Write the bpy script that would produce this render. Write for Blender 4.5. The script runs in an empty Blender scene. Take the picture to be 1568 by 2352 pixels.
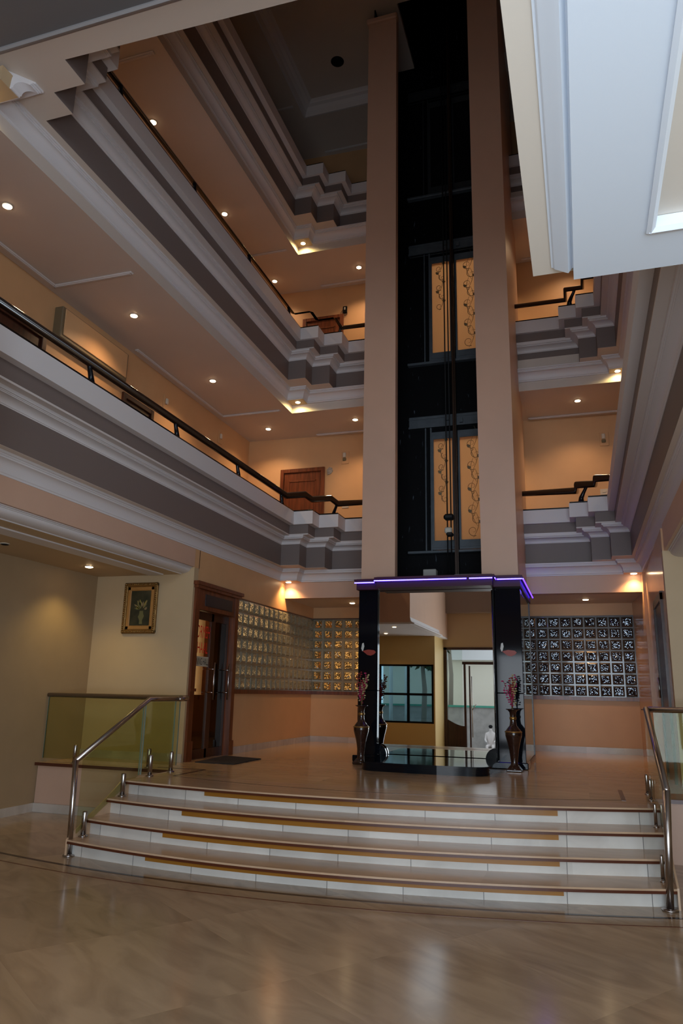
import bpy, math, random
from mathutils import Vector, Matrix
random.seed(7)
PI = math.pi
SC = bpy.context.scene
COL = SC.collection
H = 3.391            # storey height
PZ = 0.575           # upper floor of the lobby

# ------------------------------------------------------------------ materials
def mat(name, color=(.5, .5, .5), rough=.6, metal=0.0, spec=.5, bump=0.0, bscale=40, var=0.0, vscale=3, coat=0.0, trans=0.0, ior=1.45, alpha=1.0):
    m = bpy.data.materials.new(name); m.use_nodes = True
    nt = m.node_tree; b = nt.nodes['Principled BSDF']
    b.inputs['Base Color'].default_value = (*color, 1)
    b.inputs['Roughness'].default_value = rough
    b.inputs['Metallic'].default_value = metal
    b.inputs['Specular IOR Level'].default_value = spec
    b.inputs['Coat Weight'].default_value = coat
    b.inputs['Transmission Weight'].default_value = trans
    b.inputs['IOR'].default_value = ior
    b.inputs['Alpha'].default_value = alpha
    tc = nt.nodes.new('ShaderNodeTexCoord')
    if bump > 0:
        n = nt.nodes.new('ShaderNodeTexNoise'); n.inputs['Scale'].default_value = bscale; n.inputs['Detail'].default_value = 4
        nt.links.new(tc.outputs['Object'], n.inputs['Vector'])
        bp = nt.nodes.new('ShaderNodeBump'); bp.inputs['Strength'].default_value = bump; bp.inputs['Distance'].default_value = .01
        nt.links.new(n.outputs['Fac'], bp.inputs['Height']); nt.links.new(bp.outputs['Normal'], b.inputs['Normal'])
    if var > 0:
        n = nt.nodes.new('ShaderNodeTexNoise'); n.inputs['Scale'].default_value = vscale; n.inputs['Detail'].default_value = 5
        nt.links.new(tc.outputs['Object'], n.inputs['Vector'])
        r = nt.nodes.new('ShaderNodeValToRGB')
        r.color_ramp.elements[0].position = .3; r.color_ramp.elements[1].position = .7
        r.color_ramp.elements[0].color = (*[c * (1 - var) for c in color], 1)
        r.color_ramp.elements[1].color = (*[min(1, c * (1 + var * .6)) for c in color], 1)
        nt.links.new(n.outputs['Fac'], r.inputs['Fac']); nt.links.new(r.outputs['Color'], b.inputs['Base Color'])
    return m

def emit(name, color, strength):
    m = bpy.data.materials.new(name); m.use_nodes = True; nt = m.node_tree
    b = nt.nodes['Principled BSDF']
    b.inputs['Base Color'].default_value = (*color, 1)
    b.inputs['Emission Color'].default_value = (*color, 1)
    b.inputs['Emission Strength'].default_value = strength
    return m

def marble(name, c1, c2, c3, rough, tile, rot, grout=.0, tiledark=.82):
    m = bpy.data.materials.new(name); m.use_nodes = True; nt = m.node_tree; N = nt.nodes; L = nt.links
    b = N['Principled BSDF']; b.inputs['Roughness'].default_value = rough; b.inputs['Specular IOR Level'].default_value = .4
    tc = N.new('ShaderNodeTexCoord'); mp = N.new('ShaderNodeMapping')
    mp.inputs['Rotation'].default_value = (0, 0, rot); L.new(tc.outputs['Object'], mp.inputs['Vector'])
    # each tile gets its own offset of the vein pattern
    sc = N.new('ShaderNodeVectorMath'); sc.operation = 'DIVIDE'; sc.inputs[1].default_value = (tile[0], tile[1], 10)
    L.new(mp.outputs['Vector'], sc.inputs[0])
    fl = N.new('ShaderNodeVectorMath'); fl.operation = 'FLOOR'; L.new(sc.outputs[0], fl.inputs[0])
    wn = N.new('ShaderNodeTexWhiteNoise'); wn.noise_dimensions = '3D'; L.new(fl.outputs[0], wn.inputs['Vector'])
    ml = N.new('ShaderNodeVectorMath'); ml.operation = 'SCALE'; ml.inputs['Scale'].default_value = 9
    L.new(wn.outputs['Color'], ml.inputs[0])
    ad = N.new('ShaderNodeVectorMath'); ad.operation = 'ADD'; L.new(mp.outputs['Vector'], ad.inputs[0]); L.new(ml.outputs[0], ad.inputs[1])
    st = N.new('ShaderNodeMapping'); st.inputs['Scale'].default_value = (1.0, 3.2, 1); st.inputs['Rotation'].default_value = (0, 0, .55)
    L.new(ad.outputs[0], st.inputs['Vector'])
    n = N.new('ShaderNodeTexNoise'); n.inputs['Scale'].default_value = 1.6; n.inputs['Detail'].default_value = 8; n.inputs['Distortion'].default_value = 1.0
    L.new(st.outputs[0], n.inputs['Vector'])
    r = N.new('ShaderNodeValToRGB'); e = r.color_ramp.elements
    e[0].position = .3; e[0].color = (*c2, 1); e[1].position = .62; e[1].color = (*c1, 1)
    x = e.new(.46); x.color = (*[(a + q) / 2 for a, q in zip(c1, c2)], 1)
    L.new(n.outputs['Fac'], r.inputs['Fac'])
    tint = N.new('ShaderNodeMapRange'); tint.inputs['To Min'].default_value = tiledark; tint.inputs['To Max'].default_value = 1.08
    L.new(wn.outputs['Value'], tint.inputs['Value'])
    mx = N.new('ShaderNodeMix'); mx.data_type = 'RGBA'; mx.blend_type = 'MULTIPLY'; mx.inputs[0].default_value = 1
    L.new(r.outputs['Color'], mx.inputs[6]); L.new(tint.outputs[0], mx.inputs[7])
    out = mx.outputs[2]
    if grout > 0:
        fr = N.new('ShaderNodeVectorMath'); fr.operation = 'FRACTION'; L.new(sc.outputs[0], fr.inputs[0])
        sx = N.new('ShaderNodeSeparateXYZ'); L.new(fr.outputs[0], sx.inputs[0])
        ma = N.new('ShaderNodeMath'); ma.operation = 'LESS_THAN'; ma.inputs[1].default_value = grout / tile[0]; L.new(sx.outputs['X'], ma.inputs[0])
        mb = N.new('ShaderNodeMath'); mb.operation = 'LESS_THAN'; mb.inputs[1].default_value = grout / tile[1] if tile[1] < 10 else -1; L.new(sx.outputs['Y'], mb.inputs[0])
        mm = N.new('ShaderNodeMath'); mm.operation = 'MAXIMUM'; L.new(ma.outputs[0], mm.inputs[0]); L.new(mb.outputs[0], mm.inputs[1])
        mq = N.new('ShaderNodeMix'); mq.data_type = 'RGBA'; L.new(mm.outputs[0], mq.inputs[0]); L.new(out, mq.inputs[6]); mq.inputs[7].default_value = (*c3, 1)
        out = mq.outputs[2]
    L.new(out, b.inputs['Base Color'])
    return m

def wood(name, c1, c2, rough=.35):
    m = bpy.data.materials.new(name); m.use_nodes = True; nt = m.node_tree; N = nt.nodes; L = nt.links
    b = N['Principled BSDF']; b.inputs['Roughness'].default_value = rough
    tc = N.new('ShaderNodeTexCoord'); mp = N.new('ShaderNodeMapping'); mp.inputs['Scale'].default_value = (14, 14, 1.2)
    L.new(tc.outputs['Object'], mp.inputs['Vector'])
    n = N.new('ShaderNodeTexNoise'); n.inputs['Scale'].default_value = 2; n.inputs['Detail'].default_value = 6; L.new(mp.outputs[0], n.inputs['Vector'])
    r = N.new('ShaderNodeValToRGB'); r.color_ramp.elements[0].position = .35; r.color_ramp.elements[1].position = .68
    r.color_ramp.elements[0].color = (*c1, 1); r.color_ramp.elements[1].color = (*c2, 1)
    L.new(n.outputs['Fac'], r.inputs['Fac']); L.new(r.outputs['Color'], b.inputs['Base Color'])
    return m

MT = {}
MT['tan'] = mat('tan_paint', (.60, .39, .285), .42, var=.03, bump=.04, bscale=60)
MT['tan_gloss'] = mat('tan_gloss_paint', (.60, .37, .22), .2, var=.04, bump=.15, bscale=3)
MT['wall_warm'] = mat('warm_tan_paint', (.64, .375, .185), .45, var=.04, bump=.05, bscale=30)
MT['creamshade'] = mat('cream_paint_shaded', (.37, .26, .15), .55, var=.05)  # darker copy of the cream paint, shade put into the colour
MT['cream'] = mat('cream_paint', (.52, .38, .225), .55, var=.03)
MT['white'] = mat('white_plaster', (.68, .65, .655), .5, bump=.03, bscale=80)
MT['whitemed'] = mat('white_trim_paint', (.62, .57, .55), .5)
MT['soffit'] = mat('soffit_paint', (.64, .555, .48), .5)
MT['grey'] = mat('taupe_paint', (.18, .142, .13), .5, bump=.03, bscale=80)
MT['ceil'] = mat('ceiling_paint', (.62, .54, .475), .6, var=.03, vscale=1.5)
MT['ceilwhite'] = mat('ceiling_white', (.62, .60, .60), .6)
MT['black'] = mat('black_granite', (.004, .005, .008), .06, spec=.3)
MT['blackmat'] = mat('black_paint', (.005, .005, .006), .55, spec=.12)
MT['steel'] = mat('brushed_steel', (.42, .38, .36), .25, metal=1.0)
MT['gold'] = mat('gold_paint', (.26, .14, .04), .35, metal=.6, bump=.5, bscale=70)
MT['wood'] = wood('teak_wood', (.10, .026, .009), (.20, .055, .02), .3)
MT['railwood'] = mat('lacquered_rail', (.022, .010, .006), .12, coat=.6)
MT['wooddark'] = wood('dark_wood', (.030, .010, .006), (.065, .02, .010), .3)
MT['maroon'] = mat('maroon_lacquer', (.045, .008, .012), .45, spec=.3)
MT['granite_cap'] = mat('black_cap_stone', (.008, .007, .006), .12)
MT['redstone'] = mat('red_edge_stone', (.085, .022, .009), .3)
MT['ochre'] = mat('ochre_tile', (.36, .15, .02), .3, var=.1)
MT['floor'] = marble('lobby_marble', (.44, .315, .20), (.31, .215, .135), (.2, .15, .1), .15, (1.22, 1.22), .62, tiledark=.84)
MT['plat'] = marble('platform_marble', (.58, .40, .22), (.48, .32, .175), (.2, .15, .1), .15, (.9, .9), 0, tiledark=.93)
MT['tread'] = marble('tread_marble', (.58, .39, .25), (.48, .32, .20), (.2, .15, .1), .2, (1.2, 5), 0, tiledark=.93)
MT['riser'] = marble('riser_marble', (.74, .70, .64), (.60, .56, .51), (.2, .19, .18), .22, (.60, 50), 0, grout=.006, tiledark=.9)
MT['skirt'] = marble('skirting_marble', (.55, .48, .42), (.42, .36, .3), (.2, .19, .18), .2, (.6, 50), 0)
MT['led'] = emit('led_strip', (.05, .015, 1.0), 11)
MT['ledcore'] = emit('led_core', (.20, .22, 1.0), 5)
MT['lamp'] = emit('lamp_face', (1.0, .72, .42), 30)
MT['vase'] = mat('vase_glaze', (.035, .014, .009), .12, var=.3, vscale=20, coat=.5)
MT['vasegold'] = mat('vase_gilt', (.35, .2, .06), .3, metal=.8)
MT['rope'] = mat('rope_black', (.004, .004, .005), .6)
MT['metalgrey'] = mat('grey_metal', (.085, .10, .115), .5, metal=.2, var=.2, vscale=6)
MT['metalunlit'] = mat('grey_metal_unlit', (.03, .035, .04), .45, metal=.3)  # grey metal darkened to stand for the unlit landing door
MT['rust'] = mat('brown_steel', (.035, .016, .008), .4, metal=.3)
MT['switch'] = mat('switch_plate', (.65, .58, .48), .4)
MT['mat'] = mat('rubber_mat', (.02, .017, .018), .9, bump=.6, bscale=200)
MT['red'] = mat('red_vinyl', (.75, .03, .02), .5)
MT['blackvinyl'] = mat('black_vinyl', (.01, .01, .012), .4)
MT['paper'] = mat('paper_strip', (.50, .44, .32), .6)
MT['petal'] = mat('red_petal', (.30, .035, .02), .4)
MT['petalw'] = mat('white_petal', (.6, .6, .55), .4)
MT['pink'] = mat('magenta_flower', (.42, .015, .11), .5)
MT['crimson'] = mat('crimson_flower', (.25, .008, .02), .5)
MT['creamf'] = mat('cream_flower', (.50, .42, .20), .5)
MT['stem'] = mat('dry_stem', (.16, .08, .03), .6)
MT['leafdark'] = mat('outdoor_leaf', (.05, .11, .05), .7, var=.5, vscale=3)
MT['bark'] = mat('bark', (.22, .19, .16), .8)
MT['stonegrey'] = mat('grey_block_wall', (.33, .31, .29), .8, var=.2, vscale=4)
MT['creamwall'] = mat('cream_building', (.70, .66, .55), .8)
MT['netgreen'] = mat('green_net', (.05, .28, .20), .7)
MT['carpaint'] = mat('car_paint', (.30, .34, .36), .3, metal=.3)
MT['tyre'] = mat('tyre_rubber', (.01, .01, .01), .7)
MT['ground'] = mat('paving', (.36, .34, .32), .8, var=.2, vscale=2)

def glassmat(name, color, alpha_mix, rough=.02):
    m = bpy.data.materials.new(name); m.use_nodes = True; nt = m.node_tree; N = nt.nodes; L = nt.links
    for n in list(N):
        if n.type != 'OUTPUT_MATERIAL': N.remove(n)
    out = [n for n in N if n.type == 'OUTPUT_MATERIAL'][0]
    t = N.new('ShaderNodeBsdfTransparent'); t.inputs[0].default_value = (*color, 1)
    g = N.new('ShaderNodeBsdfGlossy'); g.inputs['Roughness'].default_value = rough; g.inputs['Color'].default_value = (.9, .95, .9, 1)
    lw = N.new('ShaderNodeLayerWeight'); lw.inputs['Blend'].default_value = .5
    f = N.new('ShaderNodeMath'); f.operation = 'POWER'; f.inputs[1].default_value = 5; L.new(lw.outputs['Facing'], f.inputs[0])
    ad = N.new('ShaderNodeMath'); ad.operation = 'MULTIPLY_ADD'; ad.inputs[1].default_value = .6; ad.inputs[2].default_value = alpha_mix + .012; ad.use_clamp = True
    L.new(f.outputs[0], ad.inputs[0])
    mx = N.new('ShaderNodeMixShader'); L.new(ad.outputs[0], mx.inputs[0]); L.new(t.outputs[0], mx.inputs[1]); L.new(g.outputs[0], mx.inputs[2])
    L.new(mx.outputs[0], out.inputs['Surface'])
    return m
MT['glass'] = glassmat('green_glass', (.86, .88, .75), .0)
MT['glassclear'] = glassmat('clear_glass', (.9, .93, .9), .0)
MT['glassedge'] = mat('glass_edge', (.16, .21, .17), .1, spec=.8)
MT['tint'] = glassmat('tinted_glass', (.46, .60, .64), .02)
MT['doorglass'] = glassmat('dark_door_glass', (.80, .70, .60), .02)
MT['doorglass2'] = glassmat('closed_door_glass', (.30, .24, .20), .04)
MT['mirror'] = mat('bronze_mirror', (.80, .77, .72), .01, metal=1.0)
MT['sidemirror'] = glassmat('side_glass', (.55, .42, .34), .25)

def blockmat(name, base, bright, frac, scale, tilt):
    m = bpy.data.materials.new(name); m.use_nodes = True; nt = m.node_tree; N = nt.nodes; L = nt.links
    b = N['Principled BSDF']; b.inputs['Roughness'].default_value = .10
    tc = N.new('ShaderNodeTexCoord')
    v = N.new('ShaderNodeTexVoronoi'); v.feature = 'F1'; v.inputs['Scale'].default_value = scale
    L.new(tc.outputs['Object'], v.inputs['Vector'])
    geo = N.new('ShaderNodeNewGeometry')
    sb = N.new('ShaderNodeVectorMath'); sb.operation = 'SUBTRACT'; sb.inputs[1].default_value = (.5, .5, .5); L.new(v.outputs['Color'], sb.inputs[0])
    sc = N.new('ShaderNodeVectorMath'); sc.operation = 'SCALE'; sc.inputs['Scale'].default_value = tilt; L.new(sb.outputs[0], sc.inputs[0])
    ad = N.new('ShaderNodeVectorMath'); ad.operation = 'ADD'; L.new(geo.outputs['Normal'], ad.inputs[0]); L.new(sc.outputs[0], ad.inputs[1])
    nm = N.new('ShaderNodeVectorMath'); nm.operation = 'NORMALIZE'; L.new(ad.outputs[0], nm.inputs[0]); L.new(nm.outputs[0], b.inputs['Normal'])
    sx = N.new('ShaderNodeSeparateColor'); L.new(v.outputs['Color'], sx.inputs[0])
    lt = N.new('ShaderNodeMath'); lt.operation = 'LESS_THAN'; lt.inputs[1].default_value = frac; L.new(sx.outputs[0], lt.inputs[0])
    tr = N.new('ShaderNodeBsdfTranslucent'); tr.inputs[0].default_value = (*bright, 1)
    ms = N.new('ShaderNodeMixShader'); tf = N.new('ShaderNodeMath'); tf.operation = 'MULTIPLY'; tf.inputs[1].default_value = .85
    L.new(lt.outputs[0], tf.inputs[0]); L.new(tf.outputs[0], ms.inputs[0]); L.new(b.outputs[0], ms.inputs[1]); L.new(tr.outputs[0], ms.inputs[2])
    om = [n for n in N if n.type == 'OUTPUT_MATERIAL'][0]; L.new(ms.outputs[0], om.inputs['Surface'])
    L.new(lt.outputs[0], b.inputs['Metallic'])
    mx = N.new('ShaderNodeMix'); mx.data_type = 'RGBA'; L.new(lt.outputs[0], mx.inputs[0]); mx.inputs[6].default_value = (*base, 1); mx.inputs[7].default_value = (*bright, 1)
    L.new(mx.outputs[2], b.inputs['Base Color'])
    return m
MT['block'] = blockmat('glass_block', (.40, .37, .25), (.95, .92, .75), .20, 85, 1.0)
MT['blockgold'] = blockmat('glass_block_gold', (.16, .11, .04), (1, .85, .5), .38, 75, 1.1)
MT['blockback'] = blockmat('glass_block_dark', (.010, .011, .018), (.85, .92, 1.0), .15, 100, 1.2)
MT['mortar'] = mat('block_mortar', (.24, .21, .14), .25, coat=.5)
MT['mortardark'] = mat('block_mortar_dark', (.045, .036, .028), .3, coat=.6)

def smear():
    m = bpy.data.materials.new('shaft_paint_smears'); m.use_nodes = True; nt = m.node_tree; N = nt.nodes; L = nt.links
    b = N['Principled BSDF']; b.inputs['Roughness'].default_value = .6; b.inputs['Specular IOR Level'].default_value = .1
    tc = N.new('ShaderNodeTexCoord'); mp = N.new('ShaderNodeMapping'); mp.inputs['Scale'].default_value = (9, 1, 1.3); mp.inputs['Rotation'].default_value = (0, .35, 0)
    L.new(tc.outputs['Object'], mp.inputs['Vector'])
    n = N.new('ShaderNodeTexNoise'); n.inputs['Scale'].default_value = 2.2; n.inputs['Detail'].default_value = 9; n.inputs['Roughness'].default_value = .65
    L.new(mp.outputs[0], n.inputs['Vector'])
    r = N.new('ShaderNodeValToRGB'); r.color_ramp.elements[0].position = .63; r.color_ramp.elements[1].position = .70
    r.color_ramp.elements[0].color = (.003, .003, .004, 1); r.color_ramp.elements[1].color = (.10, .12, .15, 1)
    L.new(n.outputs['Fac'], r.inputs['Fac']); L.new(r.outputs['Color'], b.inputs['Base Color'])
    return m
MT['smear'] = smear()

def frosted():
    m = bpy.data.materials.new('frosted_gold_glass'); m.use_nodes = True; nt = m.node_tree; N = nt.nodes; L = nt.links
    b = N['Principled BSDF']; b.inputs['Base Color'].default_value = (.5, .38, .26, 1); b.inputs['Roughness'].default_value = .3
    t = N.new('ShaderNodeBsdfTranslucent'); t.inputs[0].default_value = (.84, .74, .60, 1)
    mx = N.new('ShaderNodeMixShader'); mx.inputs[0].default_value = .85
    out = [n for n in N if n.type == 'OUTPUT_MATERIAL'][0]
    L.new(b.outputs[0], mx.inputs[1]); L.new(t.outputs[0], mx.inputs[2]); L.new(mx.outputs[0], out.inputs['Surface'])
    return m
MT['frost'] = frosted()
MT['etch'] = mat('etched_scroll', (.20, .15, .08), .4)

def painting():
    m = bpy.data.materials.new('painted_canvas'); m.use_nodes = True; nt = m.node_tree; N = nt.nodes; L = nt.links
    b = N['Principled BSDF']; b.inputs['Roughness'].default_value = .3
    tc = N.new('ShaderNodeTexCoord'); n = N.new('ShaderNodeTexNoise'); n.inputs['Scale'].default_value = 9; n.inputs['Detail'].default_value = 5
    L.new(tc.outputs['Object'], n.inputs['Vector'])
    r = N.new('ShaderNodeValToRGB'); r.color_ramp.elements[0].position = .35; r.color_ramp.elements[1].position = .75
    r.color_ramp.elements[0].color = (.015, .020, .010, 1); r.color_ramp.elements[1].color = (.05, .045, .022, 1)
    L.new(n.outputs['Fac'], r.inputs['Fac']); L.new(r.outputs['Color'], b.inputs['Base Color'])
    return m
MT['canvas'] = painting()
MT['paintyellow'] = mat('paint_yellow', (.30, .24, .05), .4)
MT['paintgreen'] = mat('paint_olive', (.14, .13, .05), .4)
MT['paintpink'] = mat('paint_pale', (.22, .16, .08), .4)
MT['matboard'] = mat('orange_matboard', (.40, .19, .05), .5)

# ------------------------------------------------------------------ mesh builder
class MB:
    def __init__(s): s.v = []; s.f = []; s.sm = []
    def add(s, vs, fs, smooth=False):
        o = len(s.v); s.v += [tuple(x) for x in vs]; s.f += [tuple(i + o for i in f) for f in fs]; s.sm += [smooth] * len(fs); return s
    def box(s, x0, x1, y0, y1, z0, z1):
        x0, x1 = min(x0, x1), max(x0, x1); y0, y1 = min(y0, y1), max(y0, y1); z0, z1 = min(z0, z1), max(z0, z1)
        vs = [(x0, y0, z0), (x1, y0, z0), (x1, y1, z0), (x0, y1, z0), (x0, y0, z1), (x1, y0, z1), (x1, y1, z1), (x0, y1, z1)]
        return s.add(vs, [(0, 3, 2, 1), (4, 5, 6, 7), (0, 1, 5, 4), (1, 2, 6, 5), (2, 3, 7, 6), (3, 0, 4, 7)])
    def bbox(s, x0, x1, y0, y1, z0, z1, r=.01):
        """box with chamfered edges"""
        x0, x1 = min(x0, x1), max(x0, x1); y0, y1 = min(y0, y1), max(y0, y1); z0, z1 = min(z0, z1), max(z0, z1)
        r = min(r, (x1 - x0) / 2.2, (y1 - y0) / 2.2, (z1 - z0) / 2.2)
        vs = []; idx = {}
        for ix, sx in ((0, 1), (1, -1)):
            for iy, sy in ((0, 1), (1, -1)):
                for iz, sz in ((0, 1), (1, -1)):
                    X, Y, Z = (x0, x1)[ix], (y0, y1)[iy], (z0, z1)[iz]
                    idx[ix, iy, iz] = len(vs)
                    vs += [(X, Y + sy * r, Z + sz * r), (X + sx * r, Y, Z + sz * r), (X + sx * r, Y + sy * r, Z)]
        g = lambda ix, iy, iz, k: idx[ix, iy, iz] + k
        fs = []
        for i in (0, 1):
            fs.append([g(i, 0, 0, 0), g(i, 1, 0, 0), g(i, 1, 1, 0), g(i, 0, 1, 0)][::(-1 if i == 0 else 1)])
            fs.append([g(0, i, 0, 1), g(1, i, 0, 1), g(1, i, 1, 1), g(0, i, 1, 1)][::(1 if i == 0 else -1)])
            fs.append([g(0, 0, i, 2), g(1, 0, i, 2), g(1, 1, i, 2), g(0, 1, i, 2)][::(-1 if i == 0 else 1)])
        for a in (0, 1):
            for b in (0, 1):
                fs.append([g(0, a, b, 1), g(1, a, b, 1), g(1, a, b, 2), g(0, a, b, 2)])
                fs.append([g(a, 0, b, 0), g(a, 1, b, 0), g(a, 1, b, 2), g(a, 0, b, 2)])
                fs.append([g(a, b, 0, 0), g(a, b, 1, 0), g(a, b, 1, 1), g(a, b, 0, 1)])
                for c in (0, 1): fs.append([g(a, b, c, 0), g(a, b, c, 1), g(a, b, c, 2)])
        return s.add(vs, fs)
    def prism(s, pts, z0, z1):
        n = len(pts); vs = [(x, y, z0) for x, y in pts] + [(x, y, z1) for x, y in pts]
        fs = [tuple(range(n))[::-1], tuple(range(n, 2 * n))] + [(i, (i + 1) % n, n + (i + 1) % n, n + i) for i in range(n)]
        return s.add(vs, fs)
    def prism_axis(s, pts, axis, a0, a1):
        """pts in the two other axes (in x,y,z order)"""
        n = len(pts)
        def mk(p, a):
            if axis == 'x': return (a, p[0], p[1])
            if axis == 'y': return (p[0], a, p[1])
            return (p[0], p[1], a)
        vs = [mk(p, a0) for p in pts] + [mk(p, a1) for p in pts]
        fs = [tuple(range(n))[::-1], tuple(range(n, 2 * n))] + [(i, (i + 1) % n, n + (i + 1) % n, n + i) for i in range(n)]
        return s.add(vs, fs)
    def tube(s, pts, r, n=10, caps=True, rs=None):
        pts = [Vector(p) for p in pts]; vs = []; m = len(pts)
        prev = None
        for i, p in enumerate(pts):
            if i == 0: d = pts[1] - p
            elif i == m - 1: d = p - pts[i - 1]
            else: d = (pts[i + 1] - p).normalized() + (p - pts[i - 1]).normalized()
            d.normalize()
            if prev is None:
                a = Vector((0, 0, 1)) if abs(d.z) < .9 else Vector((1, 0, 0))
                u = d.cross(a).normalized()
            else:
                u = (prev - d * prev.dot(d)).normalized()
            prev = u; w = d.cross(u)
            k = 1.0
            if 0 < i < m - 1:
                c = (pts[i + 1] - p).normalized().dot((p - pts[i - 1]).normalized()); k = 1 / max(.6, math.sqrt(max(0, (1 + c) / 2)))
            rr = (rs[i] if rs else r) * (k if m < 12 else 1)
            for j in range(n):
                t = 2 * PI * j / n; vs.append(p + (u * math.cos(t) + w * math.sin(t)) * rr)
        fs = [(i * n + j, i * n + (j + 1) % n, (i + 1) * n + (j + 1) % n, (i + 1) * n + j) for i in range(m - 1) for j in range(n)]
        if caps: fs += [tuple(range(n))[::-1], tuple(range((m - 1) * n, m * n))]
        return s.add(vs, fs, True)
    def lathe(s, prof, cx, cy, z0=0, n=24):
        vs = []; m = len(prof)
        for r, z in prof:
            for j in range(n): t = 2 * PI * j / n; vs.append((cx + r * math.cos(t), cy + r * math.sin(t), z0 + z))
        fs = [(i * n + j, i * n + (j + 1) % n, (i + 1) * n + (j + 1) % n, (i + 1) * n + j) for i in range(m - 1) for j in range(n)]
        fs += [tuple(range(n))[::-1], tuple(range((m - 1) * n, m * n))]
        return s.add(vs, fs, True)
    def sweep(s, path, prof, closed_prof=True, closed_path=False):
        """path: (x, y, sx, sy); prof: (ex, ey, z)"""
        n = len(prof); vs = []
        for x, y, sx, sy in path:
            for ex, ey, z in prof: vs.append((x + sx * ex, y + sy * ey, z))
        m = len(path); fs = []
        for i in range(m if closed_path else m - 1):
            a = i * n; b = ((i + 1) % m) * n
            for j in range(n if closed_prof else n - 1):
                k = (j + 1) % n; fs.append((a + j, a + k, b + k, b + j))
        if closed_prof and not closed_path: fs += [tuple(range(n)), tuple(range((m - 1) * n, m * n))[::-1]]
        return s.add(vs, fs)
    def blob(s, c, rx, ry, rz, n=8, m=6):
        vs = []; fs = []
        for i in range(m + 1):
            a = PI * i / m
            for j in range(n): b = 2 * PI * j / n; vs.append((c[0] + rx * math.sin(a) * math.cos(b), c[1] + ry * math.sin(a) * math.sin(b), c[2] + rz * math.cos(a)))
        for i in range(m):
            for j in range(n): fs.append((i * n + j, (i + 1) * n + j, (i + 1) * n + (j + 1) % n, i * n + (j + 1) % n))
        return s.add(vs, fs, True)
    def build(s, name, m, parent=None, fix=True):
        me = bpy.data.meshes.new(name); me.from_pydata(s.v, [], s.f); me.update()
        if fix:
            import bmesh
            bm = bmesh.new(); bm.from_mesh(me); bmesh.ops.recalc_face_normals(bm, faces=bm.faces); bm.to_mesh(me); bm.free()
        me.polygons.foreach_set('use_smooth', s.sm)
        me.materials.append(m if not isinstance(m, str) else MT[m])
        o = bpy.data.objects.new(name, me); COL.objects.link(o)
        if parent is not None:
            o.parent = parent
            bpy_loc = parent.matrix_basis.inverted() if parent.parent is None else (parent.parent.matrix_basis @ parent.matrix_basis).inverted()
            o.matrix_basis = bpy_loc
            o.data.transform(o.matrix_basis); o.matrix_basis = Matrix.Identity(4)
        return o

def tag(o, label, cat, group=None, kind=None):
    o['label'] = label; o['category'] = cat
    if group: o['group'] = group
    if kind: o['kind'] = kind
    return o
def S(mb, name, m, label, cat): return tag(mb.build(name, m), label, cat, kind='structure')
def E(name, loc, label, cat, group=None):
    o = bpy.data.objects.new(name, None); COL.objects.link(o); o.location = loc; o.empty_display_size = .1
    return tag(o, label, cat, group)
def T(mb, name, m, label, cat, group=None): return tag(mb.build(name, m), label, cat, group)
def copy_tree(o, parent=None):
    c = o.copy(); COL.objects.link(c); c.parent = parent
    for ch in [x for x in o.children]: copy_tree(ch, c)
    return c

# ------------------------------------------------------------------ floors
S(MB().box(-6.6, 3.2, -1.7, 8.1, -.12, 0), 'floor', 'floor', 'polished beige marble floor of the lower lobby in front of the steps', 'floor')
def arc_y(c, x): # quadratic through three points
    (x1, y1), (x2, y2), (x3, y3) = c
    return y1 * (x - x2) * (x - x3) / ((x1 - x2) * (x1 - x3)) + y2 * (x - x1) * (x - x3) / ((x2 - x1) * (x2 - x3)) + y3 * (x - x1) * (x - x2) / ((x3 - x1) * (x3 - x2))
BOT = [[(-4.5, 6.12), (-2.2, 5.93), (.50, 6.40)], [(-4.55, 6.385), (-2.2, 6.20), (.51, 6.69)], [(-4.56, 6.69), (-2.2, 6.475), (.56, 7.02)], [(-4.57, 6.985), (-2.3, 6.775), (.6, 7.32)]]
TOP = [[(-4.5, 6.05), (-2.2, 5.785), (.57, 6.33)], [(-4.5, 6.31), (-2.2, 6.075), (.52, 6.61)], [(-4.5, 6.60), (-2.2, 6.375), (.56, 6.93)], [(-4.5, 6.86), (-2.3, 6.655), (.6, 7.27)]]
R = PZ / 4
XS0, XS1 = -4.53, .575
NX = 40
xs = [XS0 + (XS1 - XS0) * i / NX for i in range(NX + 1)]
def band(c0, c1, z0, z1, a=XS0, b=XS1, d0=0, d1=0, n=NX):
    X = [a + (b - a) * i / n for i in range(n + 1)]
    lo = [(x, (arc_y(c0, x) if isinstance(c0, list) else c0) + d0) for x in X]
    hi = [(x, (arc_y(c1, x) if isinstance(c1, list) else c1) + d1) for x in X]
    m = MB()
    for i in range(n):
        m.add([(*lo[i], z0), (*lo[i + 1], z0), (*hi[i + 1], z0), (*hi[i], z0), (*lo[i], z1), (*lo[i + 1], z1), (*hi[i + 1], z1), (*hi[i], z1)],
              [(0, 3, 2, 1), (4, 5, 6, 7), (0, 1, 5, 4), (2, 3, 7, 6)] + ([(3, 0, 4, 7)] if i == 0 else []) + ([(1, 2, 6, 5)] if i == n - 1 else []))
    return m
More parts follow.
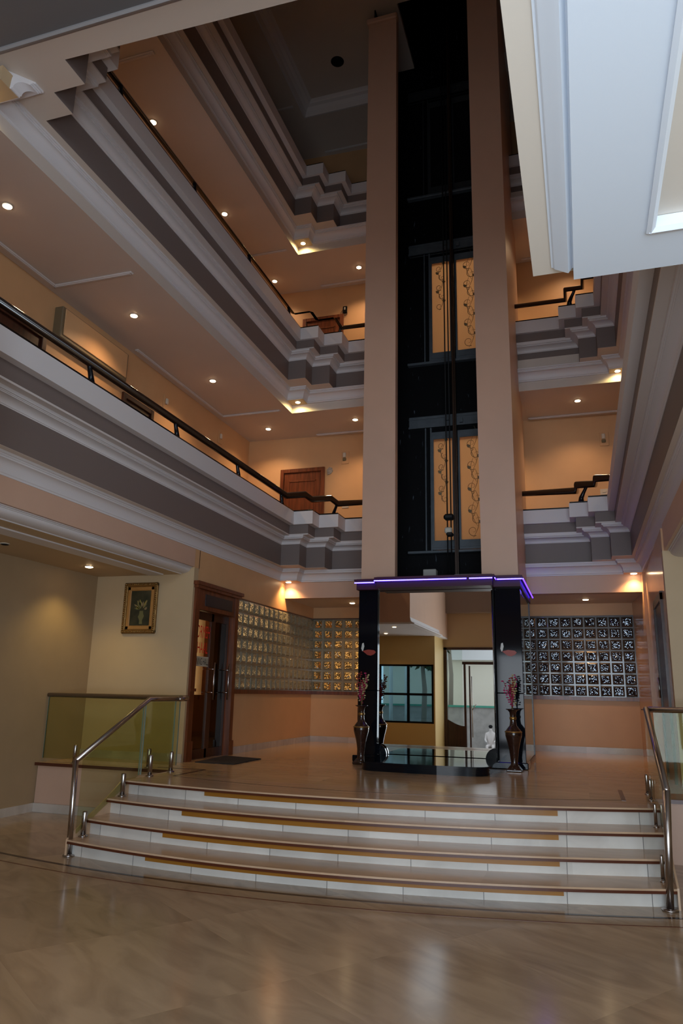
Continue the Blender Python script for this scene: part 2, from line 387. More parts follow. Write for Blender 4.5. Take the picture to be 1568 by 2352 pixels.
# floor inlay lines
F1 = [(-5.19, 5.97), (-2.1, 5.665), (.58, 6.13)]; F2 = [(-4.95, 5.72), (-1.9, 5.475), (.56, 5.91)]
S(band(F1, F1, .0005, .002, -6.5, 1.6, -.018, .018), 'trim_1', mat('dark_inlay', (.03, .017, .016), .15), 'curved dark stone inlay line in the floor before the first step', 'inlay')
S(band(F2, F2, .0005, .002, -6.5, 1.6, -.007, .007), 'trim_2', mat('red_inlay', (.13, .04, .02), .15), 'thin curved red inlay line in the lobby floor', 'inlay')
st = E('staircase', (-2, 6.5, 0), 'curved flight of four marble steps with ochre tile strips', 'stairs')
for k in range(4):
    z0, z1 = k * R, (k + 1) * R
    back = BOT[k + 1] if k < 3 else 7.449
    body = band(BOT[k], back, z0, z1 - .03, d1=.0 if k < 3 else 0)
    # riser block carries the riser marble
    o = body.build('step', 'riser', st)
    tr = band(TOP[k], back, z1 - .03, z1, d1=.0).build('tread', 'tread', o)
    band(TOP[k], TOP[k], z1 - .034, z1 - .014, d0=-.004, d1=.01).build('nosing', 'redstone', o)
    a, b = [(-3.66, -.22), (-3.66, -.25), (-3.64, -.26), (-3.57, -.27)][k]
    band(BOT[k], BOT[k], z1 - .088, z1 - .034, a, b, -.014, .01, 30).build('ochre_strip', 'ochre', o)
# platform
pl = MB()
X = xs
pts = [(-6.5, 7.93), (XS0, 7.93), (XS0, 7.45)] + [(XS1, 7.45), (XS1, 7.93), (3.2, 7.93), (3.2, 8.9), (1.1, 8.9), (1.1, 13.6), (-5.1, 13.6), (-5.1, 8.9), (-6.5, 8.9)]
pl.prism(pts, PZ - .04, PZ)
S(pl, 'floor', 'plat', 'raised tan marble floor around the lift above the steps', 'floor')
S(MB().box(-6.5, XS0, 7.97, 8.05, 0, PZ - .04), 'wall_riser_left', 'tan', 'tan plinth wall below the left glass balustrade', 'wall')
S(MB().box(XS1, 3.2, 7.97, 8.05, 0, PZ - .04), 'wall_riser_right', 'tan', 'tan plinth wall below the right glass balustrade', 'wall')
S(MB().box(-6.5, XS0, 7.905, 7.93, PZ - .035, PZ - .0), 'trim_3', 'redstone', 'dark red stone edge of the left raised floor', 'trim')
S(MB().box(XS1, 3.2, 7.905, 7.93, PZ - .035, PZ - .0), 'trim_4', 'redstone', 'dark red stone edge of the right raised floor', 'trim')
S(MB().box(-6.5, XS0, 7.94, 7.97, 0, .1), 'baseboard_riser', 'skirt', 'pale marble skirting under the left plinth wall', 'skirting')
for sx, nm, lab in ((XS0 - .05, 'left', 'sloping tan stringer along the left end of the steps'), (XS1, 'right', 'sloping tan stringer along the right end of the steps')):
    ya = [arc_y(TOP[k], XS0 if nm == 'left' else XS1) for k in range(4)]
    p = [(ya[0] - .0, 0), (ya[0] - .0, R)] + [(ya[k], (k + 1) * R + .004) for k in range(4)] + [(7.95, PZ + .004), (7.95, 0)]
    S(MB().prism_axis(p, 'x', sx + (.035 if nm == 'left' else 0), sx + (.05 if nm == 'left' else .015)), 'trim_stringer_' + nm, 'tread', lab, 'stringer')
# platform inlay
S(MB().box(-4.30, -4.26, 7.45, 8.15, PZ, PZ + .002).box(-4.9, -4.28, 8.12, 8.16, PZ, PZ + .002), 'trim_5', mat('plat_inlay', (.06, .03, .02), .2), 'dark inlay corner in the raised floor behind the left spigots', 'inlay')
S(MB().box(.28, .32, 7.62, 8.45, PZ, PZ + .002), 'trim_6', mat('plat_inlay2', (.09, .04, .02), .2), 'short dark inlay strip in the raised floor by the right spigots', 'inlay')
PF = [(-4.3, 7.42), (-2.2, 7.10), (.3, 7.66)]
S(band(PF, PF, PZ, PZ + .002, -4.28, .3, -.006, .006), 'trim_7', mat('plat_inlay3', (.10, .055, .03), .2), 'thin curved inlay line behind the top step', 'inlay')

# ------------------------------------------------------------------ ground-storey walls
XL = -4.967; XLL = -6.507; YA = 8.794; YB = 13.57; YO = 12.09; ZCB = 3.366; ZBB = 3.087; ZGT = 2.856; ZGB = 1.485
S(MB().box(XLL - .15, XLL, -1.6, YA + .15, 0, 3.3), 'wall_left', 'creamshade', 'yellowish side wall of the left alcove', 'wall')
S(MB().box(XLL, XLL + .02, -.1, 7.95, 0, .1), 'baseboard_left', 'skirt', 'pale skirting along the left alcove wall', 'skirting')
S(MB().box(XLL, XL, YA, YA + .12, PZ, 3.11), 'wall_alcove', 'cream', 'cream wall facing the lobby with the framed painting', 'wall')
S(MB().box(XLL, XL, YA - .02, YA, PZ, PZ + .1), 'baseboard_alcove', 'skirt', 'skirting below the cream alcove wall', 'skirting')
# dining side wall with door and glass-block opening
m = MB(); x0, x1 = XL - .12, XL
m.box(x0, x1, YA + .121, 8.93, PZ, ZCB)
m.box(x0, x1, 8.93, 10.15, 2.93, ZCB)
m.box(x0, x1, YA + .001, 8.93, 3.111, ZCB)
m.box(x0, x1, 10.15, YB, ZGT, ZCB)
m.box(x0, x1, 10.15, YB, PZ, ZGB)
S(m, 'wall_dining', 'wall_warm', 'warm tan wall around the dining room door', 'wall')
S(MB().box(XL - .01, XL + .035, 10.15, YB, ZGB - .05, ZGB + .012).box(XL, XL + .01, 10.15, YB, ZGT, ZGT + .015), 'trim_8', 'wood', 'brown wooden sill under the left glass blocks', 'sill')
S(MB().box(XL, XL + .015, 10.2, YB, PZ, PZ + .1), 'baseboard_dining', 'skirt', 'pale marble skirting along the dining wall', 'skirting')
m = MB()
m.box(XL - .12, 1.2, YB, YB + .12, PZ, ZGB); m.box(XL - .12, 1.2, YB, YB + .12, ZGT, ZBB)
m.box(-3.1, -1.75, YB, YB + .12, ZGB, ZGT); m.box(.90, 1.2, YB, YB + .12, ZGB, ZGT); m.box(XL - .12, XL, YB, YB + .12, ZGB, ZGT)
S(m, 'wall_back', 'wall_warm', 'tan back wall behind the lift', 'wall')
S(MB().box(XL, -3.0, YB - .03, YB, ZGB - .05, ZGB + .012).box(-1.75, .93, YB - .03, YB, ZGB - .05, ZGB + .012), 'trim_9', 'wood', 'brown wooden sill along the back glass blocks', 'sill')
S(MB().box(-1.75, .91, YB - .02, YB, ZGT, ZGT + .02).box(XL, -3.0, YB - .02, YB, ZGT, ZGT + .02), 'trim_10', 'wooddark', 'thin dark head strip over the back glass blocks', 'trim')
S(MB().box(XL, .9, YB - .02, YB, PZ, PZ + .1), 'baseboard_back', 'skirt', 'pale marble skirting along the back wall', 'skirting')
def blocks(mb_b, mb_m, axis, a0, a1, c, z0, z1, na, nz, d):
    """rows of glass blocks in a plane; d = direction of the face"""
    wa = (a1 - a0) / na; wz = (z1 - z0) / nz; g = .013
    for i in range(na):
        for j in range(nz):
            p0, p1 = a0 + wa * i + g, a0 + wa * (i + 1) - g; q0, q1 = z0 + wz * j + g, z0 + wz * (j + 1) - g
            b = .024
            A = [(p0, q0), (p1, q0), (p1, q1), (p0, q1)]; Bq = [(p0 + b, q0 + b), (p1 - b, q0 + b), (p1 - b, q1 - b), (p0 + b, q1 - b)]
            f = lambda p, q, dd: (p, c + dd * d, q) if axis == 'x' else (c + dd * d, p, q)
            vs = [f(*p, -.02) for p in A] + [f(*p, .006) for p in A] + [f(*p, .018) for p in Bq]
            fs = [(0, 1, 5, 4), (1, 2, 6, 5), (2, 3, 7, 6), (3, 0, 4, 7), (4, 5, 9, 8), (5, 6, 10, 9), (6, 7, 11, 10), (7, 4, 8, 11), (8, 9, 10, 11)]
            mb_b.add(vs[8:], [(0, 1, 2, 3)]); mb_m.add(vs, fs[:8])
    for i in range(na + 1):
        p = a0 + wa * i
        if axis == 'x': mb_m.box(p - g, p + g, c - .002, c + .08, z0, z1)
        else: mb_m.box(c - .08, c + .002, p - g, p + g, z0, z1)
    for j in range(nz + 1):
        q = z0 + wz * j
        if axis == 'x': mb_m.box(a0, a1, c - .0015, c + .079, q - g, q + g)
        else: mb_m.box(c - .079, c + .0015, a0, a1, q - g, q + g)
b, g = MB(), MB(); blocks(b, g, 'y', 10.16, YB - .0, XL, ZGB + .012, ZGT, 17, 7, 1)
w = tag(g.build('window_1', 'mortar'), 'wall of glass blocks beside the dining room door', 'window', kind='structure'); b.build('glass_block_panel', 'block', w)
b, g = MB(), MB(); blocks(b, g, 'x', XL + .02, -3.1, YB, ZGB + .012, ZGT, 9, 7, -1)
w = tag(g.build('window_2', 'mortar'), 'glass block window in the back wall left of the lift', 'window', kind='structure'); b.build('glass_block_panel', 'blockgold', w)
b, g = MB(), MB(); blocks(b, g, 'x', -1.75, .88, YB, ZGB + .012, ZGT, 13, 7, -1)
w = tag(g.build('window_3', 'mortardark'), 'glass block window in the back wall right of the lift', 'window', kind='structure'); b.build('glass_block_panel', 'blockback', w)
S(MB().box(-5.1, -2.8, 15.0, 15.1, .5, 3.2).box(-2.9, -2.8, 13.7, 15.0, .5, 3.2).box(-5.1, -5.0, 13.86, 15.0, .5, 3.2).box(-5.1, -2.8, 13.7, 15.1, 3.1, 3.2).box(-5.1, -2.8, 13.7, 15.1, .5, .56), 'wall_backlight_box', 'wall_warm', 'added walls of the service room behind the left back glass blocks', 'wall')  # box added to hold a warm backlight for the glass blocks
l = bpy.data.lights.new('backlight', 'POINT'); l.energy = 26; l.color = (1, .68, .3); l.shadow_soft_size = .1
o = bpy.data.objects.new('backlight_lamp', l); COL.objects.link(o); o.location = (-4.0, 14.5, 2.0)  # added lamp that gives the left back blocks their gold glow
# beam over the back recess and its ceiling
S(MB().prism([(XL, YO), (XL, YO - .02), (.96, YO + .04), (.96, YO + .16), (XL, YO + .14)], ZBB, ZCB + .04), 'wall_bulkhead', 'tan', 'tan bulkhead over the recess behind the lift', 'wall')
S(MB().box(XL, 1.2, YO + .12, YB, ZBB, ZBB + .1), 'ceiling', 'ceil', 'low ceiling of the recess behind the lift', 'ceiling')
# right wall
m = MB()
m.prism([(.885, YB), (.955, YO + .0), (1.2, YO), (1.2, YB)], PZ, ZCB)
m.prism([(.955, YO), (.955, 11.98), (1.02, 11.98), (1.2, YO)], PZ, ZCB)
S(m, 'wall_recess_right', 'tan_gloss', 'glossy tan wall closing the recess on the right', 'wall')
m = MB()
def rx(y): return 1.0 + (y - 12.0) * (1.0 - .93) / (12.0 - YA)
m.prism([(rx(12.0), 12.0), (rx(10.42), 10.42), (1.15, 10.42), (1.15, 12.0)], PZ, ZCB)
m.prism([(rx(9.3), 9.3), (rx(YA), YA + .121), (1.15, YA + .121), (1.15, 9.3)], PZ, 3.11)
m.prism([(rx(10.42), 10.42), (rx(9.3), 9.3), (1.15, 9.3), (1.15, 10.42)], 2.64, ZCB)
m.prism([(rx(9.3), 9.3), (rx(YA), YA + .001), (1.15, YA + .001), (1.15, 9.3)], 3.111, ZCB)
S(m, 'wall_right', 'tan_gloss', 'glossy tan side wall on the right with a dark door', 'wall')
d = tag(MB().prism([(rx(10.42) - .01, 10.42), (rx(9.3) - .01, 9.3), (1.1, 9.3), (1.1, 10.42)], PZ, 2.64).build('door_1', 'wooddark'), 'dark wooden door in the right side wall', 'door', kind='structure')
m = MB()
for y0, y1, z0, z1 in ((10.34, 10.46, PZ, 2.70), (9.26, 9.36, PZ, 2.70), (9.26, 10.46, 2.62, 2.72)):
    m.prism([(rx(y1) - .03, y1), (rx(y0) - .03, y0), (1.05, y0), (1.05, y1)], z0, z1)
m.build('door_frame', 'wooddark', d)
MB().tube([(rx(10.2) - .05, 10.2, 1.5), (rx(10.2) - .05, 10.2, 1.75)], .012).build('door_handle', 'steel', d)
S(MB().box(rx(YA), 3.2, YA, YA + .12, PZ, 3.11), 'wall_alcove_right', 'cream', 'cream wall facing the lobby at the right edge', 'wall')
S(MB().box(rx(YA), 3.2, YA - .015, YA, PZ, PZ + .1), 'baseboard_alcove_right', 'skirt', 'skirting below the right alcove wall', 'skirting')
S(MB().box(3.05, 3.2, -1.5, YA, 0, 3.3), 'wall_right_alcove_side', 'cream', 'side wall closing the right alcove', 'wall')

# alcove ceilings, coves and strips
def cove_profile(w, h, steps=10):
    """unit concave cove from (0,0) at the wall bottom up and out to (w,h)"""
    p = [(0, 0), (.06, 0), (.06, .10), (.10, .12)]
    for i in range(steps + 1):
        t = i / steps * PI / 2
        p.append((.12 + .60 * (1 - math.cos(t)), .14 + .56 * math.sin(t)))
    p += [(.80, .70), (.80, .79), (.88, .79), (.88, .88), (1.0, .88), (1.0, 1.0)]
    return [(a * w, b * h) for a, b in p]
S(MB().box(XLL, -5.174, 3.6, YA, 3.02, 3.12), 'ceiling', 'cream', 'cream ceiling of the left alcove', 'ceiling')
cp = [(-5.174, 3.02), (-5.165, 3.02), (-5.16, 3.03)] + [(-5.15 + .12 * math.sin(t * PI / 16), 3.03 + .062 * (1 - math.cos(t * PI / 16))) for t in range(9)] + [(-5.02, 3.095), (-5.02, 3.105), (-5.0, 3.105), (-5.0, 3.115), (-5.174, 3.115)]
S(MB().prism_axis(cp, 'y', 3.6, YA - .001), 'trim_11', 'white', 'white cove moulding along the left alcove ceiling edge', 'moulding')
S(MB().box(-5.63, -5.40, 3.7, 8.72, 3.005, 3.02), 'trim_12', 'white', 'flat white strip on the left alcove ceiling', 'moulding')
S(MB().box(XL - .2, XL, 3.6, YA, 3.116, ZCB), 'wall_upper_left', 'tan', 'tan band of wall over the left alcove opening', 'wall')
S(MB().box(1.14, 3.1, 3.11, YA, 3.02, 3.12), 'ceiling', 'ceilwhite', 'ceiling of the right alcove', 'ceiling')
cp2 = [(.95 - (x + 4.967) , z) for x, z in cp]
S(MB().prism_axis(cp2, 'y', 3.11, YA - .0), 'trim_13', 'white', 'white cove moulding along the right alcove ceiling edge', 'moulding')
S(MB().box(.95, 1.2, 3.11, YA, 3.11, ZCB + .1), 'wall_upper_right', 'tan', 'tan band of wall over the right alcove opening', 'wall')

# ------------------------------------------------------------------ gallery fascias
P_BL = [(-4.77, 11.335), (-4.435, 11.335), (-4.435, 11.665), (-4.095, 11.665), (-4.095, 12.06), (-3.03, 12.08)]
P_BR = [(-.80, 12.14), (.245, 12.15), (.245, 11.81), (.52, 11.81), (.52, 11.507), (.80, 11.507)]
P_NR = [(.80, 5.05), (.52, 5.05), (.52, 4.76), (.245, 4.76), (.245, 4.46)]
P_NL = [(-4.11, 4.342), (-4.11, 4.625), (-4.455, 4.625), (-4.455, 4.90), (-4.77, 4.90)]
def sg(p): return [(x, y, 1 if x < -2 else -1, -1 if y > 8 else 1) for x, y in p]
L1L = [(-4.77, 3.6, 1, 0)] + sg(P_BL)
L1R = sg(P_BR) + [(.80, 3.112, -1, 0)]
FULL = sg(P_BR) + sg(P_NR) + sg(P_NL) + sg(P_BL)
C_BL = [(XL, 11.81), (-4.655, 11.81), (-4.655, 12.04), (-3.03, 12.06)]
C_BR = [(-.80, 12.11), (.70, 12.12), (.70, 11.95), (.965, 11.95)]
C1L = [(XL, 3.6, 1, 0)] + sg(C_BL); C1R = sg(C_BR) + [(.965, 3.112, -1, 0)]
C2L = [(-4.655, 4.31, 1, 1), (-4.655, 4.42, 1, 1), (XL, 4.42, 1, 1)] + sg(C_BL); C2R = sg(C_BR) + [(.965, 4.40, -1, 0)]
covep = [(a, a * 1.4, b) for a, b in cove_profile(.118, .187)]
cornp = [(a, a * 1.35, b) for a, b in cove_profile(.125, .10)]
ORD = {1: 'first', 2: 'second', 3: 'third'}
def prof_z(p, dz): return [(a, b, z + dz) for a, b, z in p]
for lv in (1, 2, 3):
    dz = (lv - 1) * H; O = ORD[lv]
    paths = [('left', L1L), ('right', L1R)] if lv == 1 else [('', FULL)]
    cps = [('left', C1L if lv == 1 else C2L), ('right', C1R if lv == 1 else C2R)]
    for side, c in cps:
        pr = [(-.12, -.12, ZCB + dz)] + prof_z(covep, ZCB + dz) + [(-.12, -.12, ZCB + .187 + dz)]
        S(MB().sweep(c, pr), 'trim_cove_' + side, 'white', f'white cove moulding under the {O} floor gallery edge, {side} run', 'moulding')
    for side, p in paths:
        sd = f', {side} side' if side else ''
        S(MB().sweep(p, [(-.42, -.70, 3.553 + dz), (.0, .0, 3.553 + dz), (.0, .0, 3.60 + dz), (-.42, -.70, 3.60 + dz)]), 'trim_soffit', 'soffit', f'cream soffit strip under the {O} floor fascia{sd}', 'soffit')
        S(MB().sweep(p, [(.003, .003, 3.556 + dz), (.003, .003, 3.909 + dz), (-.25, -.25, 3.909 + dz), (-.25, -.25, 3.603 + dz), (.0005, .0005, 3.603 + dz), (.0005, .0005, 3.556 + dz)]), 'wall_fascia', 'grey', f'broad taupe band of the {O} floor gallery edge{sd}', 'wall')
        S(MB().sweep(p, [(-.1, -.1, 3.909 + dz)] + prof_z(cornp, 3.909 + dz) + [(.125, .17, 4.05 + dz), (-.1, -.1, 4.05 + dz)]), 'trim_cornice', 'white', f'white cornice on the taupe band of the {O} floor{sd}', 'moulding')
        S(MB().sweep(p, [(-.1, -.1, 4.03 + dz), (.21, .17, 4.03 + dz), (.21, .17, 4.05 + dz), (-.1, -.1, 4.05 + dz)]), 'trim_soffit', 'whitemed', f'cream ledge above the {O} floor cornice{sd}', 'soffit')
        S(MB().sweep(p, [(-.05, -.05, 4.05 + dz), (.21, .17, 4.05 + dz), (.21, .17, 4.203 + dz), (-.05, -.05, 4.203 + dz)]), 'wall_fascia', 'grey', f'narrow taupe band below the {O} floor parapet{sd}', 'wall')
        S(MB().sweep(p, [(-.10, -.10, 4.203 + dz), (.30, .215, 4.203 + dz), (.30, .215, 4.425 + dz), (.02, -.02, 4.425 + dz), (.02, -.02, 4.26 + dz), (-.10, -.10, 4.26 + dz)]), 'wall_parapet', 'white', f'white stepped parapet of the {O} floor gallery{sd}', 'wall')
        S(MB().sweep(p, [(0, -.04, 4.425 + dz), (.29, .205, 4.425 + dz), (.29, .205, 4.45 + dz), (0, -.04, 4.45 + dz)]), 'trim_cap', 'granite_cap', f'black stone cap on the {O} floor parapet{sd}', 'trim')
        # upstand behind the parapet down to the floor
        S(MB().sweep(p, [(-.15, -.15, 3.92 + dz), (-.105, -.105, 3.92 + dz), (-.105, -.105, 4.20 + dz), (-.15, -.15, 4.20 + dz)]), 'wall_upstand', 'wall_warm', f'inner face of the {O} floor parapet{sd}', 'wall')
    # handrail with S-shaped brackets
    zr = 4.70 + dz
    for side, p in (paths if lv < 3 else []):
        hr = E('handrail', (p[0][0], p[0][1], 4.45 + dz), f'black and brown handrail on curved brackets along the {O} floor parapet' + (f', {side} run' if side else ''), 'handrail')
        rp = [(x + sx * .17, y + sy * .26, zr) for x, y, sx, sy in p]
        MB().tube(rp, .04, 10).build('rail', 'railwood', hr)
        segs = []
        if side in ('left', ''): segs += [(-4.60, y, 0) for y in (5.745, 7.444, 9.184, 10.85)] + [(-3.93, 11.80, 1), (-3.99, 11.72, 1)][:1]
        if side in ('right', ''): segs += [(.63, y, 2) for y in (5.745, 7.444, 9.184)] + [(.22, 11.60, 1)]
        for x, y, k in segs:
            zz = 4.45 + dz
            if k == 1: q = [(x - .09, y + .04, zz), (x - .085, y + .03, zz + .06), (x - .05, y, zz + .13), (x - .01, y - .03, zz + .20), (x, y - .04, zz + .25)]
            elif k == 0: q = [(x, y + .05, zz), (x + .0, y + .05, zz + .05), (x, y + .03, zz + .12), (x, y + .0, zz + .19), (x, y - .01, zz + .25)]
            else: q = [(x, y + .05, zz), (x, y + .05, zz + .05), (x, y + .03, zz + .12), (x, y, zz + .19), (x, y - .01, zz + .25)]
            MB().tube(q, .02, 8, rs=[.046, .036, .028, .024, .034]).build('bracket', 'black', hr)

# gallery slabs, ceilings, outer walls
for lv in (1, 2, 3):
    z = 3.79 + (lv - 1) * H; O = ORD[lv]
    zb = {1: 3.40, 2: 6.6, 3: 6.6 + H}[lv]
    m = MB()
    y0 = 3.6 if lv > 1 else 3.6
    m.box(-6.6, XL - .0, y0, 13.9, zb, z)
    m.box(XL, -3.055, 12.07, 13.9, zb, z) if lv > 1 else m.box(XL, -3.055, 12.2, 13.9, zb, z)
    m.box(-3.055, -.774, 12.07 if lv > 1 else 12.2, 13.9, zb, z)
    m.box(-.774, .965, 12.13 if lv > 1 else 12.2, 13.9, zb, z)
    m.box(.965, 2.7, y0 if lv > 1 else 3.11, 13.9, zb, z)
    fm = MB(); fm.box(-6.44, -4.8, y0 + .3, 13.35, z, z + .01).box(-4.8, .85, 12.28, 13.4, z, z + .01).box(.85, 2.5, max(y0, 3.2) , 13.6, z, z + .01)
    S(fm, 'floor', mat('corridor_floor', (.16, .115, .08), .3), f'brown corridor floor of the {O} floor', 'floor')
    S(m, 'ceiling', 'ceil', f'ceiling over the {"ground" if lv == 1 else ORD[lv - 1]} floor corridors', 'ceiling')
    if lv > 1:
        zt = ZCB + (lv - 1) * H
        S(MB().box(XL, -4.657, 11.812, 12.07, zt - .003, zt + .15), 'trim_tray', 'cream', f'small soffit holding the corner lamp under the {O} floor, left', 'soffit')
        S(MB().box(.702, .965, 11.952, 12.13, zt - .003, zt + .15), 'trim_tray', 'cream', f'small soffit holding the corner lamp under the {O} floor, right', 'soffit')
        S(MB().box(XL, -4.657, 4.20, 4.418, zt - .003, zt + .15), 'trim_tray', 'cream', f'small soffit for the near corner lamp under the {O} floor', 'soffit')
    else:
        S(MB().box(XL, -4.657, 11.812, YO, ZCB - .003, ZCB + .1), 'trim_tray', 'tan', 'small soffit holding the lamp above the left glass blocks', 'soffit')
        S(MB().box(.702, .96, 11.952, YO + .04, ZCB - .003, ZCB + .1), 'trim_tray', 'tan', 'small soffit holding the lamp at the right end of the bulkhead', 'soffit')
# near side: underside of the second-floor gallery above the camera
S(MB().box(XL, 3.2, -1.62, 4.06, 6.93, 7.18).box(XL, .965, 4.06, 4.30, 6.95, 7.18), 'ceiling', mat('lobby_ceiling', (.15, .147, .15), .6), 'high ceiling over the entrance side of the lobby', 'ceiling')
S(MB().prism_axis([(4.055, 6.94), (4.055, 6.915), (4.07, 6.90), (4.09, 6.91), (4.11, 6.925), (4.13, 6.943)], 'x', XL, .965), 'trim_14', mat('ceiling_bead', (.30, .29, .29), .5), 'moulding line across the high lobby ceiling', 'moulding')
S(MB().box(XL, .965, 2.5, 4.2, 6.95 + H - .345, 7.18 + H), 'ceiling', 'ceil', 'underside of the third floor gallery on the entrance side', 'ceiling')
m = MB()
m.box(-6.6, -6.446, 3.6, 13.4, 3.79, 13.4)
S(m, 'wall_gallery_left', 'wall_warm', 'warm tan corridor wall of the left galleries', 'wall')
GB = lambda x: 13.363 + (x + 6.446) * (13.64 - 13.363) / (.78 + 6.446)
S(MB().prism([(-6.446, GB(-6.446)), (2.6, GB(2.6)), (2.6, 14.0), (-6.446, 14.0)], 3.79, 13.4), 'wall_gallery_back', 'wall_warm', 'warm tan corridor wall behind the lift on the upper floors', 'wall')
S(MB().box(2.55, 2.7, 2.3, 13.8, 3.3, 13.4), 'wall_gallery_right', 'wall_warm', 'corridor wall of the right galleries', 'wall')
S(MB().box(-6.6, 2.7, 2.3, 2.45, 7.18, 13.4), 'wall_gallery_front', 'wall_warm', 'corridor wall of the upper galleries on the entrance side', 'wall')
# top ceiling
S(MB().box(-6.6, XL, 2.3, 13.9, 13.38, 13.5).box(XL, .965, 12.18, 13.9, 13.38, 13.5).box(.965, 2.7, 2.3, 13.9, 13.38, 13.5).box(XL, .965, 2.3, 4.3, 13.38, 13.5), 'ceiling', 'ceil', 'lower ceiling border around the top of the atrium', 'ceiling')
S(MB().box(XL - .1, 1.1, 4.2, 10.37, 13.60, 13.7).box(XL - .1, -2.53, 10.37, 12.3, 13.6, 13.7).box(-1.29, 1.1, 10.37, 12.3, 13.6, 13.7), 'ceiling', 'ceil', 'raised ceiling panel at the top of the atrium', 'ceiling')
TC = [(XL, 4.3, 1, 1), (XL, 12.18, 1, -1), (.965, 12.18, -1, -1), (.965, 4.3, -1, 1)]
S(MB().sweep(TC, [(-.03, -.03, 13.36), (.0, .0, 13.36), (.01, .01, 13.39), (.03, .03, 13.46), (.08, .08, 13.52), (.14, .14, 13.54), (.16, .16, 13.57), (.2, .2, 13.6), (-.03, -.03, 13.6)], closed_path=True), 'trim_15', 'white', 'white crown moulding around the raised atrium ceiling', 'moulding')
# frame mouldings on the corridor ceilings
for lv in (1, 2, 3):
    z = 6.6 + (lv - 1) * H; O = ORD[lv]
    def ml(pts, k, lab):
        m = MB(); w = .035
        for (xa, ya), (xb, yb) in zip(pts[:-1], pts[1:]):
            if abs(xa - xb) < abs(ya - yb): m.bbox(xa - w, xa + w, min(ya, yb) - w, max(ya, yb) + w, z - .022, z, .012); m.box(xa - .012, xa + .012, min(ya, yb), max(ya, yb), z - .03, z - .02)
            else: m.bbox(min(xa, xb) - w, max(xa, xb) + w, ya - w, ya + w, z - .022, z, .012); m.box(min(xa, xb), max(xa, xb), ya - .012, ya + .012, z - .03, z - .02)
        S(m, 'trim_ceiling', 'whitemed', lab, 'moulding')
    ml([(-6.31, 4.3), (-6.31, 7.02), (-5.17, 7.02)], 0, f'L-shaped white moulding on the {O} floor left corridor ceiling, nearer one')
    ml([(-6.31, 8.95), (-6.31, 11.85), (-5.15, 11.85)], 1, f'L-shaped white moulding on the {O} floor left corridor ceiling, farther one')
    ml([(-4.88, 13.30), (-3.1, 13.30)], 2, f'straight white moulding on the {O} floor back corridor ceiling, left of the lift')
    ml([(-.68, 13.47), (1.0, 13.47)], 3, f'straight white moulding on the {O} floor back corridor ceiling, right of the lift')

# ------------------------------------------------------------------ projecting mezzanine on the right
S(MB().box(-.115, 3.0, -1.49, 3.112, 3.366, 4.4), 'wall_mezzanine', mat('mezz_cream', (.70, .64, .56), .55), 'cream painted box of the low mezzanine at upper right', 'wall')
mc = [(-.033, 3.366)] + [(-.033 + a, 3.366 - b) for a, b in [(.0, .006), (.008, .006), (.010, .010)]] + [(-.02 + .058 * (1 - math.cos(t * PI / 16)), 3.352 - .03 * math.sin(t * PI / 16) + .012 * math.sin(t * PI / 8)) for t in range(9)] + [(.055, 3.366 - .022), (.063, 3.366 - .022), (.063, 3.366)]
S(MB().prism_axis(mc, 'y', -1.49, 3.055), 'trim_16', mat('mezz_white', (.74, .81, .90), .5), 'white concave moulding along the mezzanine underside', 'moulding')
m = MB(); mz = 3.366
# coffered white panel with a rectangular recess
fx0, fy1 = .06, 3.105
rx0, ry1 = .37, 2.80
m.box(fx0, rx0, -1.49, fy1, mz - .05, mz)
m.box(rx0, 3.0, ry1, fy1, mz - .05, mz)
S(m, 'trim_17', MT['white'] if False else mat('mezz_panel', (.72, .80, .90), .5), 'broad white flat panel under the mezzanine', 'moulding')
S(MB().prism_axis([(rx0 - .03, mz - .06), (rx0 - .012, mz - .066), (rx0 + .004, mz - .05), (rx0 + .004, mz - .002), (rx0 - .03, mz - .051)], 'y', -1.49, ry1 + .02).prism_axis([(ry1 + .03, mz - .06), (ry1 + .012, mz - .066), (ry1 - .004, mz - .05), (ry1 - .004, mz - .002), (ry1 + .03, mz - .051)], 'x', rx0 - .02, 3.0), 'trim_18', mat('mezz_bead', (.76, .83, .92), .4), 'rounded white bead around the recess of the mezzanine panel', 'moulding')

# ------------------------------------------------------------------ lift shaft
EX0, EX1, EX2, EX3 = -3.053, -2.54, -1.28, -.776
YE = 10.37
m = MB(); m.box(EX0, EX1, YE, YE + .15, 3.0, 13.38); m.box(EX0, EX0 + .1, YE + .15, 12.2, 3.0, 13.38)
S(m, 'wall_shaft_left', 'tan', 'tall tan pillar left of the open lift shaft', 'wall')
m = MB(); m.box(EX2, EX3, YE, YE + .15, 3.0, 13.38); m.box(EX3 - .1, EX3, YE + .15, 12.75, 3.0, 13.38)
S(m, 'wall_shaft_right', 'tan', 'tall tan pillar right of the open lift shaft', 'wall')
S(MB().bbox(EX0 - .03, EX1 + .02, YE - .05, YE + .1, 13.27, 13.38, .02), 'trim_19', 'tan', 'capping lip at the top of the left shaft pillar', 'trim')
